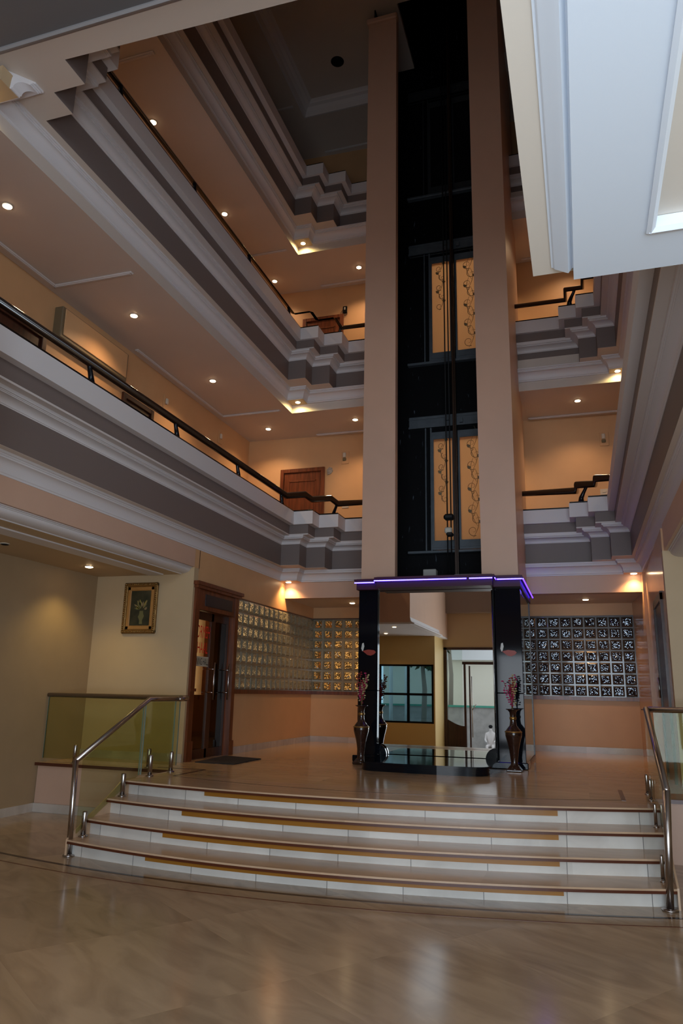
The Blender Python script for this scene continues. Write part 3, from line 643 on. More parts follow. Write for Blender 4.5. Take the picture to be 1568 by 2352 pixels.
# black lining
m = MB()
m.box(EX0 + .1, EX0 + .12, YE + .15, 11.81, 3.0, 13.3); m.box(EX3 - .12, EX3 - .1, YE + .15, 11.81, 3.0, 13.3)
m.box(EX0 + .1, EX1 - .015, YE + .152, YE + .17, 3.0, 13.3); m.box(EX2 + .015, EX3 - .1, YE + .152, YE + .17, 3.0, 13.3)
m.box(EX1 + .01, EX2 - .01, 10.375, 10.39, 13.7, 17).box(EX0 + .1, EX1 + .01, 10.39, 10.41, 13.7, 17).box(EX2 - .01, EX3 - .1, 10.39, 10.41, 13.7, 17).box(EX0 + .1, EX0 + .12, 10.38, 11.9, 13.3, 17).box(EX3 - .12, EX3 - .1, 10.38, 11.9, 13.3, 17).box(EX0, EX3, 10.3, 12.0, 17, 17.1)
S(m, 'wall_shaft_lining', 'blackmat', 'black painted lining of the lift shaft', 'wall')
# back wall with landing openings
m = MB()
DX0, DX1 = -2.25, -1.30
ya, yb = 11.846, 11.95
prev = 3.0
for lv in (1, 2):
    zs = 3.80 + (lv - 1) * H; m.box(EX0 + .1, EX3 - .1, ya, yb, prev, zs)
    m.box(EX0 + .1, DX0, ya, yb, zs, zs + 2.02); m.box(DX1, EX3 - .1, ya, yb, zs, zs + 2.02)
    prev = zs + 2.02
m.box(EX0 + .1, EX3 - .1, ya, yb, prev, 17)
S(m, 'wall_shaft_back', 'smear', 'black rear wall of the lift shaft with pale plaster smears', 'wall')
def scroll_curve(cx, cz, r, turns, dirn, a0, n=26):
    pts = []
    for i in range(n):
        t = i / (n - 1); rr = r * (1 - t * .8); a = a0 + dirn * t * turns * 2 * PI
        pts.append((cx + rr * math.cos(a), cz + rr * math.sin(a)))
    return pts
def etched(mb, x0, x1, z0, z1, y, seed, part=(0, 1)):
    rnd = random.Random(seed); w = x1 - x0; h = z1 - z0
    n = 9
    for i in range(n):
        f = (i + .5) / n
        if not (part[0] <= f <= part[1]): continue
        cz = z0 + h * f; s = 1 if i % 2 else -1; cx = (x0 + x1) / 2 + s * w * .08
        c = scroll_curve(cx, cz, w * .20, 1.1, s, PI / 2 * s + .5)
        mb.tube([(a, y, b) for a, b in c], .006, 5, rs=[.006 - .004 * k / 25 for k in range(26)])
        c = [(cx - s * w * .2 * math.sin(t), cz - w * .25 + t * w * .35) for t in [k * .2 for k in range(14)]]
        mb.tube([(a, y, b) for a, b in c], .005, 5, rs=[.002 + .003 * math.sin(k / 13 * PI) for k in range(14)])
        lx, lz = cx - s * w * .26, cz + w * .30
        mb.add([(lx - .035, y - .004, lz + .02), (lx - .012, y - .004, lz + .035), (lx + .035, y - .004, lz + .01), (lx + .01, y - .004, lz - .03), (lx - .02, y - .004, lz - .02)], [(0, 1, 2, 3, 4)])
for lv in (1, 2, 3):
    zs = 3.745 + (lv - 1) * H; O = ORD[lv]; lit = lv < 3
    t = E('landing_door', (-1.85, 11.80, zs), f'lift landing door on the {O} floor, ' + ('glowing frosted glass with etched scrolls' if lit else 'dark and unlit'), 'lift door', 'lift landing doors')
    gm = 'metalgrey' if lit else 'metalunlit'  # top door: lack of light is put into a darker metal colour
    MB().bbox(-2.64, -1.0, 11.76, 11.84, zs + 2.20, zs + 2.42, .01).box(-2.64, -1.0, 11.74, 11.80, zs + 2.20, zs + 2.23).box(-2.64, -1.0, 11.75, 11.8, zs + 2.36, zs + 2.375).build('header', gm, t)
    MB().bbox(-2.66, -1.0, 11.74, 11.84, zs, zs + .045, .008).build('sill', 'metalgrey', t)
    MB().box(-2.36, -2.34, 11.78, 11.84, zs + .045, zs + 2.2).box(-2.27, -2.245, 11.78, 11.84, zs + .045, zs + 2.2).build('jamb', gm, t)
    for x0, x1, g0, g1 in ((-2.245, -1.80, -2.215, -1.895), (-1.84, -1.26, -1.768, -1.30)):
        m = MB(); za, zb2 = zs + .06, zs + 2.12; ga, gb = zs + .215, zs + 1.995
        m.box(x0, g0, 11.79, 11.82, za, zb2); m.box(g1, x1, 11.79, 11.82, za, zb2); m.box(g0, g1, 11.79, 11.82, za, ga); m.box(g0, g1, 11.79, 11.82, gb, zb2)
        m.box(x0, x1, 11.78, 11.79, za + .04, za + .055)
        dp = m.build('door_panel', gm, t)
        MB().box(g0, g1, 11.80, 11.808, ga, gb).build('pane', 'frost' if lit else 'blackmat', dp)  # unlit pane is coloured black to look dark
        if lit:
            e = MB(); etched(e, g0, g1, ga + .05, gb - .03, 11.796, lv * 7 + int(x0 * -10), (0, 1) if g0 > -2 else ((.45, 1) if lv == 2 else (.35, 1))); e.build('etched_scroll', 'etch', dp, fix=False)
    if lv < 3 or True:
        MB().box(-2.0, -1.93, 11.72, 11.76, zs + 2.30, zs + 2.36).box(-1.75, -1.70, 11.72, 11.76, zs + 2.24, zs + 2.32).build('roller', 'metalgrey' if lit else 'metalunlit', t)
for x, lab in ((-1.955, 'left one of the two black lift ropes hanging in the shaft'), (-1.895, 'right one of the two black lift ropes hanging in the shaft')):
    T(MB().tube([(x, 11.55, 3.2), (x, 11.55, 16.9)], .011, 8), 'lift_rope', 'rope', lab, 'rope', 'lift ropes')
T(MB().box(-1.86, -1.80, 11.66, 11.70, 3.2, 16.9).box(-1.84, -1.82, 11.60, 11.66, 3.2, 16.9), 'guide_rail', 'rust', 'brown steel guide rail running up the lift shaft', 'rail')
pu = E('pulley', (-1.92, 11.5, 4.10), 'black rope clamp above the pulley in the lift shaft', 'pulley')
MB().bbox(-2.01, -1.84, 11.48, 11.60, 4.24, 4.34, .03).build('clamp', 'rope', pu)
MB().bbox(-2.0, -1.88, 11.50, 11.60, 4.02, 4.12, .02).build('bracket', 'switch', pu)
MB().bbox(-1.97, -1.86, 11.48, 11.6, 3.97, 4.03, .02).build('wheel', 'rope', pu)
T(MB().bbox(-2.22, -2.02, 10.85, 11.0, 3.10, 3.33, .01), 'control_box', mat('pale_box', (.35, .35, .33), .6), 'pale box lying on the canopy inside the shaft', 'box')
lt = E('lamp_fitting', (-1.5, 10.9, 3.12), 'long pale lamp fitting lying on the canopy inside the shaft', 'light fitting')
MB().bbox(-1.75, -1.25, 10.85, 10.97, 3.12, 3.24, .01).build('housing', mat('pale_box2', (.33, .34, .36), .4), lt)
MB().tube([(-1.72, 10.82, 3.12), (-1.66, 10.8, 3.2), (-1.6, 10.8, 3.12), (-1.52, 10.8, 3.17), (-1.45, 10.8, 3.12)], .006, 6).build('cord', 'switch', lt)

# ------------------------------------------------------------------ base of the lift: columns, mirror, canopy, step
for x0, x1, lab in ((-3.02, -2.735, 'glossy black granite column left of the mirror'), (-1.09, -.745, 'glossy black granite column right of the mirror')):
    c = E('granite_column', ((x0 + x1) / 2, 10.2, PZ), lab, 'column', 'granite columns beside the mirror')
    MB().bbox(x0, x1, 10.155, 10.45, PZ, 1.52, .006).build('lower_slab', 'black', c)
    MB().bbox(x0, x1, 10.155, 10.45, 1.523, 2.94, .006).build('upper_slab', 'black', c)
    MB().bbox(x0 - .04, x1 + .03, 10.06, 10.45, PZ, PZ + .085, .01).build('plinth', 'black', c)
    # lily picture on the stone
    lx = x0 + (.045 if x0 < -2 else .06)
    f = MB(); Y_ = 10.148; f.add([(lx, 10.148, 2.10), (lx + .012, 10.148, 2.17), (lx + .035, 10.148, 2.18), (lx + .045, 10.148, 2.13), (lx + .03, 10.148, 2.075), (lx + .015, 10.148, 2.06)], [(0, 1, 2, 3, 4, 5)])
    f.build('white_petal', 'petalw', c, fix=False)
    f = MB(); f.add([(lx + .02, 10.147, 2.065), (lx + .10, 10.147, 2.085), (lx + .19, 10.147, 2.075), (lx + .215, 10.147, 2.05), (lx + .19, 10.147, 2.02), (lx + .14, 10.147, 2.0), (lx + .09, 10.147, 2.01)], [(0, 1, 2, 3, 4, 5, 6)])
    f.build('red_petal', 'petal', c, fix=False)
# mirror
mr = E('tall_mirror', (-1.93, 10.3, PZ + .1), 'tall bronze mirror between the black columns reflecting the entrance', 'mirror')
MB().box(-2.745, -1.10, 10.20, 10.21, .67, 2.92).build('mirror_glass', 'mirror', mr)
MB().box(-2.745, -2.735, 10.18, 10.22, PZ, 2.92).box(-1.118, -1.10, 10.175, 10.22, PZ, 2.92).box(-2.745, -1.10, 10.18, 10.22, PZ, .67).build('frame', 'blackmat', mr)
MB().tube([(-1.128, 10.19, PZ), (-1.128, 10.19, 2.9)], .009, 6).build('edge_strip', 'steel', mr)
# backing of the base
S(MB().box(-3.0, -.78, 10.46, 10.5, PZ, 3.0).box(-3.0, -2.96, 10.5, 12.0, PZ, 3.0), 'wall_lift_base', 'blackmat', 'dark core wall of the lift base', 'wall')
sg_ = E('side_panel', (-.75, 11.0, PZ), 'reflective glass side panel of the lift base with dark edge', 'panel')
MB().box(-.76, -.752, 10.46, 12.03, PZ + .05, 2.92).build('glass', 'sidemirror', sg_)
MB().box(-.765, -.742, 12.01, 12.035, PZ, 2.92).box(-.765, -.745, 11.93, 11.938, PZ, 2.92).box(-.768, -.742, 10.46, 12.03, PZ, PZ + .05).build('edge', 'wooddark', sg_)
# canopy with LED strip
cn = E('canopy', (-1.9, 10.2, 2.94), 'maroon canopy ledge over the mirror with glowing blue light strip', 'canopy')
CP = [(-3.06, 12.1), (-3.06, 10.02), (-2.72, 10.02), (-2.72, 9.87), (-1.055, 9.87), (-1.055, 10.02), (-.70, 10.02), (-.70, 12.1)]
inn = [(-2.97, 12.1), (-2.97, 10.10), (-2.64, 10.10), (-2.64, 9.95), (-1.13, 9.95), (-1.13, 10.10), (-.79, 10.10), (-.79, 12.1)]
def off(p, d): # outward offset for this rectilinear outline
    sx = [-1, -1, -1, -1, 1, 1, 1, 1]; sy = [0, -1, -1, -1, -1, -1, -1, 0]
    return [(x + sx[i] * d, y + sy[i] * d) for i, (x, y) in enumerate(p)]
def ring(p, q, z0, z1, mb):
    n = len(p)
    for i in range(n - 1):
        a, b2, c, d = p[i], p[i + 1], q[i + 1], q[i]
        mb.add([(*a, z0), (*b2, z0), (*c, z0), (*d, z0), (*a, z1), (*b2, z1), (*c, z1), (*d, z1)], [(0, 1, 2, 3), (4, 7, 6, 5), (0, 4, 5, 1), (2, 6, 7, 3), (1, 5, 6, 2), (3, 7, 4, 0)])
m = MB(); m.prism(off(CP, -.03), 2.925, 3.045); m.build('fascia', 'maroon', cn)
m = MB(); m.prism(CP, 3.045, 3.072); m.prism(off(CP, -.012), 3.03, 3.046); m.prism(off(CP, -.03), 3.072, 3.08); m.build('ledge', 'maroon', cn)
Q = off(CP, -.024)
def strip(a, b, z, mb, dx0=0, dx1=0):
    d = Vector((b[0] - a[0], b[1] - a[1], 0)); L = d.length; d.normalize()
    n = max(2, int(L / .018))
    for i in range(n):
        p = Vector((a[0], a[1], z)) + d * (L * (i + .5) / n)
        mb.box(p.x - .005, p.x + .005, p.y - .005, p.y + .005, z - .007, z + .007)
m = MB(); mc_ = MB()
segs = [((-3.045, 9.99), (-2.75, 9.99)), ((-2.715, 9.84), (-1.42, 9.84)), ((-1.385, 9.84), (-1.075, 9.84)), ((-1.045, 9.86), (-1.045, 9.99)), ((-1.03, 9.99), (-.70, 9.99)), ((-.688, 10.0), (-.688, 12.05))]
for a, b2 in segs:
    m = MB(); m.tube([(a[0], a[1] + .01, 3.018), (b2[0], b2[1] + .01, 3.018)], .009, 6); ls = m.build('light_strip', 'led', cn)
    mc_ = MB(); strip(a, b2, 3.018, mc_); mc_.build('light_dots', 'ledcore', ls)
# black step in front of the mirror
sp = E('plinth_step', (-1.95, 9.6, PZ), 'low black granite step with rounded corners before the mirror', 'step')
def rrect(x0, x1, y0, y1, r, n=8):
    p = [(x0, y1), (x0, y0 + r)]
    for i in range(1, n): a = PI + i * PI / 2 / n; p.append((x0 + r + r * math.cos(a), y0 + r + r * math.sin(a)))
    p.append((x0 + r, y0))
    p += [(x0 + (x1 - x0) * i / 8, y0 - .04 * math.sin(PI * (x0 + (x1 - x0) * i / 8 - x0 - r) / (x1 - x0 - 2 * r))) for i in range(2, 7)]
    p.append((x1 - r, y0))
    for i in range(1, n): a = 1.5 * PI + i * PI / 2 / n; p.append((x1 - r + r * math.cos(a), y0 + r + r * math.sin(a)))
    p += [(x1, y0 + r), (x1, y1)]
    return p
MB().prism(rrect(-2.66, -1.10, 8.98, 10.12, .22), PZ, PZ + .085).build('riser', 'black', sp)
MB().prism(rrect(-2.68, -1.08, 8.955, 10.12, .23), PZ + .085, PZ + .105).build('top_slab', 'black', sp)
for x0, s in ((-2.735, 1), (-1.12, -1)):
    p = [(x0, PZ + .105)] + [(x0 + s * .14 * math.cos(a), PZ + .105 + .14 * math.sin(a)) for a in [i * PI / 16 for i in range(9)]]
    MB().prism_axis(p, 'y', 10.13, 10.165).build('end_stone', 'black', sp)

# vases
VP = [(.085, 0), (.085, .01), (.06, .045), (.045, .06), (.042, .10), (.05, .16), (.06, .24), (.078, .32), (.10, .40), (.104, .43), (.10, .46), (.07, .50), (.045, .53), (.038, .57), (.036, .64), (.042, .69), (.06, .715), (.085, .725), (.085, .732), (.06, .727), (.03, .70)]
def bouquet(root, x, y, z, seed, spread):
    rnd = random.Random(seed)
    st_ = MB()
    tips = []
    for i in range(16):
        a = rnd.uniform(0, 2 * PI); s = rnd.uniform(.2, 1) * spread; h = rnd.uniform(.18, .44)
        tip = (x + math.cos(a) * s, y + math.sin(a) * s * .5, z + h)
        st_.tube([(x, y, z - .05), (x + math.cos(a) * s * .35, y, z + h * .5), tip], .003, 4); tips.append(tip)
    st_.build('stem', 'stem', root)
    for nm, mt, sel in (('pink_flower', 'pink', 0), ('crimson_flower', 'crimson', 1), ('cream_flower', 'creamf', 2)):
        f = MB()
        for i, tpt in enumerate(tips):
            if i % 3 != sel: continue
            for k in range(7):
                q = (tpt[0] + rnd.uniform(-.018, .018) + (x - tpt[0]) * k * .05, tpt[1] + rnd.uniform(-.015, .015), tpt[2] - k * .028)
                for pz in range(3):
                    aa = rnd.uniform(0, 2 * PI)
                    f.blob((q[0] + .008 * math.cos(aa), q[1] + .008 * math.sin(aa), q[2]), rnd.uniform(.007, .013), .006, rnd.uniform(.006, .012), 5, 3)
        f.build(nm, mt, root)
for x, y, lab, sd in ((-2.835, 9.72, 'tall dark vase with dried flowers before the left black column', 4), (-.865, 9.80, 'tall dark vase with pink flowers before the right black column', 9)):
    v = E('flower_vase', (x, y, PZ), lab, 'vase', 'vases beside the mirror')
    MB().bbox(x - .095, x + .095, y - .08, y + .08, PZ, PZ + .03, .008).add([(x - .085, y - .075, PZ + .03), (x + .085, y - .075, PZ + .03), (x + .085, y + .075, PZ + .03), (x - .085, y + .075, PZ + .03), (x - .05, y - .05, PZ + .075), (x + .05, y - .05, PZ + .075), (x + .05, y + .05, PZ + .075), (x - .05, y + .05, PZ + .075)], [(0, 1, 5, 4), (1, 2, 6, 5), (2, 3, 7, 6), (3, 0, 4, 7), (4, 5, 6, 7)]).build('base', 'vase', v)
    MB().lathe(VP, x, y, PZ + .02).build('body', 'vase', v)
    MB().lathe([(.0375, .62), (.043, .628), (.043, .65), (.0375, .658)], x, y, PZ, 20).build('gilt_band', 'vasegold', v)
    MB().lathe([(.098, .462), (.108, .468), (.108, .478), (.098, .484)], x, y, PZ, 24).build('gilt_band', 'vasegold', v)
    bouquet(v, x, y, PZ + .76, sd, .11)

# ------------------------------------------------------------------ dining room door
dr = tag(MB().box(XL - .10, XL - .06, 8.98, 9.56, PZ + .0, PZ + .12).box(XL - .10, XL - .06, 8.98, 9.02, PZ, 2.55).box(XL - .10, XL - .06, 9.50, 9.56, PZ, 2.55).box(XL - .10, XL - .06, 8.98, 9.56, 2.44, 2.55).build('door_2', 'wooddark'), 'open glazed dining room door with red lettering', 'door', kind='structure')
MB().box(XL - .085, XL - .078, 9.02, 9.50, PZ + .12, 2.44).build('door_glass', 'doorglass', dr)
# second leaf, closed, dark
MB().box(XL - .10, XL - .06, 9.56, 9.62, PZ, 2.55).box(XL - .10, XL - .06, 10.0, 10.04, PZ, 2.55).box(XL - .10, XL - .06, 9.62, 10.0, 2.44, 2.55).box(XL - .10, XL - .06, 9.62, 10.0, PZ, PZ + .12).build('door_leaf', 'wooddark', dr)
MB().box(XL - .085, XL - .078, 9.62, 10.0, PZ + .12, 2.44).build('door_glass', 'doorglass2', dr)
m = MB(); m.box(XL - .12, XL + .035, 8.84, 8.95, PZ, 2.86); m.box(XL - .12, XL + .035, 10.06, 10.16, PZ, 2.86); m.box(XL - .12, XL + .02, 8.95, 10.06, 2.56, 2.86)
m.box(XL + .0, XL + .06, 8.82, 10.20, 2.84, 2.88); m.box(XL, XL + .08, 8.80, 10.23, 2.88, 2.93)
m.box(XL + .02, XL + .05, 8.82, 8.97, PZ, PZ + .25).box(XL + .02, XL + .05, 10.04, 10.18, PZ, PZ + .2).box(XL + .02, XL + .05, 8.82, 8.97, 1.46, 1.50)
m.build('door_frame', 'wood', dr)
MB().box(XL + .015, XL + .03, 9.12, 9.95, 2.62, 2.78).build('transom_sign', mat('sign_plate', (.03, .025, .028), .3), dr)
MB().tube([(XL + .03, 9.49, 1.35), (XL + .03, 9.49, 1.86)], .013, 8).tube([(XL - .07, 9.49, 1.45), (XL + .03, 9.49, 1.45)], .008, 6).tube([(XL - .07, 9.49, 1.77), (XL + .03, 9.49, 1.77)], .008, 6).build('door_handle', 'steel', dr)
MB().tube([(XL + .03, 9.95, 1.35), (XL + .03, 9.95, 1.86)], .013, 8).tube([(XL - .07, 9.95, 1.45), (XL + .03, 9.95, 1.45)], .008, 6).tube([(XL - .07, 9.95, 1.77), (XL + .03, 9.95, 1.77)], .008, 6).build('door_handle', 'steel', dr)
def text(body, y0, y1, z0, z1, x, m, name, parent):
    cu = bpy.data.curves.new(name, 'FONT'); cu.body = body; cu.size = 1; cu.extrude = .0
    o = bpy.data.objects.new(name, cu); COL.objects.link(o)
    dg = bpy.context.evaluated_depsgraph_get(); me = bpy.data.meshes.new_from_object(o.evaluated_get(dg))
    bpy.data.objects.remove(o)
    xs_ = [v.co.x for v in me.vertices]; ys_ = [v.co.y for v in me.vertices]
    a0, a1, b0, b1 = min(xs_), max(xs_), min(ys_), max(ys_)
    for v in me.vertices:
        u = (v.co.x - a0) / (a1 - a0); w_ = (v.co.y - b0) / (b1 - b0)
        v.co = (x, y0 + u * (y1 - y0), z0 + w_ * (z1 - z0))
    me.materials.append(MT[m]); me.name = name
    ob = bpy.data.objects.new(name, me); COL.objects.link(ob); ob.parent = parent
    ob.matrix_basis = parent.matrix_basis.inverted()
    return ob
text('GORMEH', 9.03, 9.49, 2.19, 2.36, XL - .074, 'red', 'lettering', dr)
text('THAAL', 9.07, 9.45, 1.98, 2.13, XL - .074, 'red', 'lettering', dr)
MB().box(XL - .078, XL - .0765, 9.025, 9.495, 1.80, 1.935).build('paper_strip', 'paper', dr)
text('DINNING HALL', 9.03, 9.49, 1.82, 1.915, XL - .074, 'blackvinyl', 'lettering', dr)
# dining room behind the door
S(MB().box(-7.6, XL - .12, 8.93, 8.95, PZ, 3.1).box(-7.6, -7.5, 8.95, 13.6, PZ, 3.1).box(-7.6, XL - .12, 13.72, 13.85, PZ, 3.1), 'wall_dining_room', mat('dining_ochre', (.65, .45, .2), .6), 'ochre wall inside the dining room behind the door', 'wall')
S(MB().box(-7.6, XL - .12, 8.95, 13.72, PZ - .05, PZ - .01), 'floor', 'wooddark', 'dark floor inside the dining room', 'floor')
S(MB().box(-7.6, XL - .12, 8.95, 13.72, 3.0, 3.1), 'ceiling', 'cream', 'ceiling inside the dining room', 'ceiling')
T(MB().box(-6.4, -6.3, 11.86, 13.3, PZ, 2.7), 'folding_screen', 'wooddark', 'brown partition seen through the dining room door glass', 'partition')
# door mat
T(MB().add([(-4.87, 9.85, PZ + .001), (-4.25, 9.70, PZ + .001), (-4.24, 8.83, PZ + .001), (-4.80, 8.85, PZ + .001), (-4.87, 9.85, PZ + .012), (-4.25, 9.70, PZ + .012), (-4.24, 8.83, PZ + .012), (-4.80, 8.85, PZ + .012)], [(0, 1, 2, 3), (4, 7, 6, 5), (0, 4, 5, 1), (1, 5, 6, 2), (2, 6, 7, 3), (3, 7, 4, 0)]), 'door_mat', 'mat', 'dark rubber mat at the dining room door', 'mat')

# ------------------------------------------------------------------ framed painting
px0, px1, pz0, pz1 = -6.02, -5.49, 2.213, 2.912
pt = E('framed_painting', ((px0 + px1) / 2, YA, pz0), 'still life of flowers in an ornate gold frame on the cream wall', 'painting')
def fr(mb, x0, x1, z0, z1, w, ya_, yb_):
    # mitred frame with raised outer and inner beads
    for (a, b_, c_, d_) in ((x0, x1, z0, z0 + w), (x0, x1, z1 - w, z1), (x0, x0 + w, z0, z1), (x1 - w, x1, z0, z1)): mb.bbox(a, b_, ya_, yb_, c_, d_, .012)
m = MB(); fr(m, px0, px1, pz0, pz1, .055, YA - .05, YA - .004)
n = 22
for i in range(n + 1):
    z = pz0 + .02 + (pz1 - pz0 - .04) * i / n
    m.blob((px0 + .024, YA - .05, z), .014, .014, .017, 6, 4); m.blob((px1 - .024, YA - .05, z), .014, .014, .017, 6, 4)
for i in range(16):
    x = px0 + .03 + (px1 - px0 - .06) * i / 15
    m.blob((x, YA - .05, pz0 + .024), .017, .014, .014, 6, 4); m.blob((x, YA - .05, pz1 - .024), .017, .014, .014, 6, 4)
m.build('frame', 'gold', pt)
m = MB(); fr(m, px0 + .05, px1 - .05, pz0 + .05, pz1 - .05, .06, YA - .035, YA - .004); m.build('mat_board', 'matboard', pt)
cv = MB().box(px0 + .105, px1 - .105, YA - .022, YA - .004, pz0 + .105, pz1 - .105).build('canvas', 'canvas', pt)
cx = (px0 + px1) / 2 + .02; yb_ = YA - .024
def flat(pts, name, m_):
    MB().add([(x, yb_, z) for x, z in pts], [tuple(range(len(pts)))]).build(name, m_, cv, fix=False)
flat([(cx - .02, pz0 + .13), (cx + .03, pz0 + .13), (cx + .025, pz0 + .18), (cx + .05, pz0 + .24), (cx + .035, pz0 + .27), (cx + .03, pz0 + .31), (cx - .025, pz0 + .31), (cx - .03, pz0 + .26), (cx - .045, pz0 + .23), (cx - .02, pz0 + .18)], 'painted_vase', 'paintgreen')
m1, m2, m3 = MB(), MB(), MB()
rnd = random.Random(3)
for i in range(26):
    a = rnd.uniform(.1, PI - .1); r0 = rnd.uniform(.02, .05); r1 = rnd.uniform(.07, .15); c0 = (cx, pz0 + .32)
    w_ = rnd.uniform(.008, .018); tgt = (m1, m2, m3)[i % 3]
    p0 = (c0[0] + r0 * math.cos(a), c0[1] + r0 * math.sin(a)); p1 = (c0[0] + r1 * math.cos(a), c0[1] + r1 * 1.25 * math.sin(a)); nn = (-math.sin(a) * w_, math.cos(a) * w_)
    yy = yb_ - .0005 * (i % 5)
    mm = ((p0[0] + p1[0]) / 2, (p0[1] + p1[1]) / 2)
    tgt.add([(p0[0], yy, p0[1]), (mm[0] + nn[0], yy, mm[1] + nn[1]), (p1[0], yy, p1[1]), (mm[0] - nn[0], yy, mm[1] - nn[1])], [(0, 1, 2, 3)])
m1.build('painted_flowers', 'paintyellow', cv, fix=False); m2.build('painted_leaves', 'paintgreen', cv, fix=False); m3.build('painted_petals', 'paintpink', cv, fix=False)

# ------------------------------------------------------------------ glass balustrades
def spigot(parent, x, y, z, h=.22, r=.024):
    MB().lathe([(r * 1.8, 0), (r * 1.8, .008), (r, .014), (r, .02)], x, y, z, 16).lathe([(r, .0), (r, h - .01), (r * .8, h)], x, y, z, 14).build('spigot', 'steel', parent)
lb = E('stair_balustrade', (-4.53, 6.1, 0), 'steel and glass stair balustrade at the left end of the steps', 'balustrade')
MB().tube([(-4.53, 6.10, 0), (-4.555, 6.10, .83)], .026, 14).lathe([(.055, 0), (.055, .01), (.03, .016)], -4.53, 6.10, 0, 16).build('post', 'steel', lb)
MB().tube([(-4.555, 6.10, .82), (-4.52, 7.22, 1.375), (-4.52, 7.80, 1.375)], .026, 14).build('rail', 'steel', lb)
MB().prism_axis([(6.16, .18), (6.16, .82), (7.12, 1.31), (7.12, .60), (6.9, .52)], 'x', -4.526, -4.514).build('glass_panel', 'glass', lb)
MB().prism_axis([(7.16, .60), (7.16, 1.345), (7.78, 1.345), (7.78, .60)], 'x', -4.526, -4.514).build('glass_panel', 'glass', lb)
for a_, b_, c_ in ((7.118, 7.123, 1.32), (7.157, 7.162, 1.35), (7.778, 7.784, 1.35)): MB().box(-4.527, -4.513, a_, b_, .60, c_).build('glass_edge', 'glassedge', lb)
for x, y, z in ((-4.50, 6.24, R), (-4.477, 6.785, 3 * R), (-4.48, 7.273, PZ), (-4.507, 7.75, PZ)): spigot(lb, x, y, z)
bb = E('platform_balustrade', (-5.5, 8.02, PZ), 'level glass balustrade with steel rail over the left plinth wall', 'balustrade')
MB().tube([(-6.50, 8.02, 1.385), (-4.52, 8.02, 1.385), (-4.50, 7.82, 1.375)], .026, 14).build('rail', 'steel', bb)
MB().box(-6.48, -4.60, 8.014, 8.026, .62, 1.36).build('glass_panel', 'glass', bb)
for a_ in (-6.486, -4.602): MB().box(a_, a_ + .006, 8.013, 8.027, .62, 1.36).build('glass_edge', 'glassedge', bb)
for x in (-5.99, -4.95): spigot(bb, x, 7.99, PZ)
rb = E('stair_balustrade', (.55, 6.3, 0), 'steel and glass stair balustrade at the right edge of the steps', 'balustrade')
MB().tube([(.515, 6.31, 0), (.555, 6.31, .83)], .028, 14).lathe([(.06, 0), (.06, .01), (.03, .016)], .515, 6.31, 0, 16).build('post', 'steel', rb)
MB().tube([(.555, 6.31, .82), (.578, 8.0, 1.39)], .028, 14).lathe([(.04, 0), (.04, .01)], .575, 8.05, 1.38, 12).build('rail', 'steel', rb)
MB().prism_axis([(6.37, .18), (6.37, .82), (7.96, 1.35), (7.96, .60), (7.3, .60)], 'x', .552, .562).build('glass_panel', 'glassclear', rb)
for x, y, z in ((.546, 8.19, PZ), (.541, 7.714, PZ), (.527, 7.171, 3 * R), (.499, 6.52, R)): spigot(rb, x, y, z, .19, .014)
rb2 = E('platform_balustrade', (1.5, 8.0, PZ), 'level glass balustrade with steel rail at the right image edge', 'balustrade')
MB().tube([(.60, 8.0, 1.388), (3.0, 8.0, 1.388)], .028, 14).build('rail', 'steel', rb2)
MB().box(.64, 3.0, 8.0, 8.012, .62, 1.36).build('glass_panel', 'glass', rb2)
spigot(rb2, .93, 7.97, PZ, .19, .014)

# ------------------------------------------------------------------ corridor doors and wall fittings
def gdoor(x0, x1, y, zf, h, lab, wallaxis='y', leafm='wood'):
    d_ = E('room_door', ((x0 + x1) / 2, y, zf) if wallaxis == 'y' else (y, (x0 + x1) / 2, zf), lab, 'door', 'brown room doors along the upper corridors')
    def B(a0, a1, d0, d1, z0, z1, mb):
        if wallaxis == 'y': mb.bbox(a0, a1, y - d1, y - d0, z0, z1, .006)
        else: mb.bbox(y + d0, y + d1, a0, a1, z0, z1, .006)
    m = MB(); B(x0, x0 + .08, .005, .05, zf, zf + h, m); B(x1 - .08, x1, .005, .05, zf, zf + h, m); B(x0 + .08, x1 - .08, .005, .05, zf + h - .08, zf + h, m)
    m.build('door_frame', 'wood' if leafm == 'wood' else 'wooddark', d_)
    m = MB(); B(x0 + .08, x1 - .08, .005, .02, zf, zf + h - .08, m)
    lf = m.build('leaf', leafm, d_)
    m = MB()
    for z0, z1 in ((zf + .2, zf + .9), (zf + 1.05, zf + h - .25)):
        B(x0 + .18, x1 - .18, .02, .032, z0, z0 + .03, m); B(x0 + .18, x1 - .18, .02, .032, z1 - .03, z1, m); B(x0 + .18, x0 + .21, .02, .032, z0, z1, m); B(x1 - .21, x1 - .18, .02, .032, z0, z1, m)
    m.build('panel_moulding', leafm, lf)
    return d_
gdoor(-5.69, -4.73, 13.375, 3.79, 2.12, 'reddish brown panelled door in the first floor back corridor')
gdoor(6.15, 7.10, -6.446, 3.79, 2.15, 'dark brown door in the first floor left corridor, nearer one', 'x', 'wooddark')
gdoor(8.83, 9.68, -6.446, 3.79, 2.08, 'dark brown door in the first floor left corridor, farther one', 'x', 'wooddark')
gdoor(-5.32, -4.40, 13.38, 3.79 + H, 2.1, 'reddish brown door in the second floor back corridor')
wb = E('wall_box', (-6.446, 8.0, 6.2), 'shallow boxed panel high on the first floor left corridor wall', 'panel')
MB().bbox(-6.446, -6.31, 7.22, 8.74, 5.97, 6.42, .01).build('frame', mat('box_olive', (.17, .13, .075), .5), wb)
MB().bbox(-6.312, -6.295, 7.27, 8.70, 6.02, 6.40, .006).build('front_panel', 'wall_warm', wb)
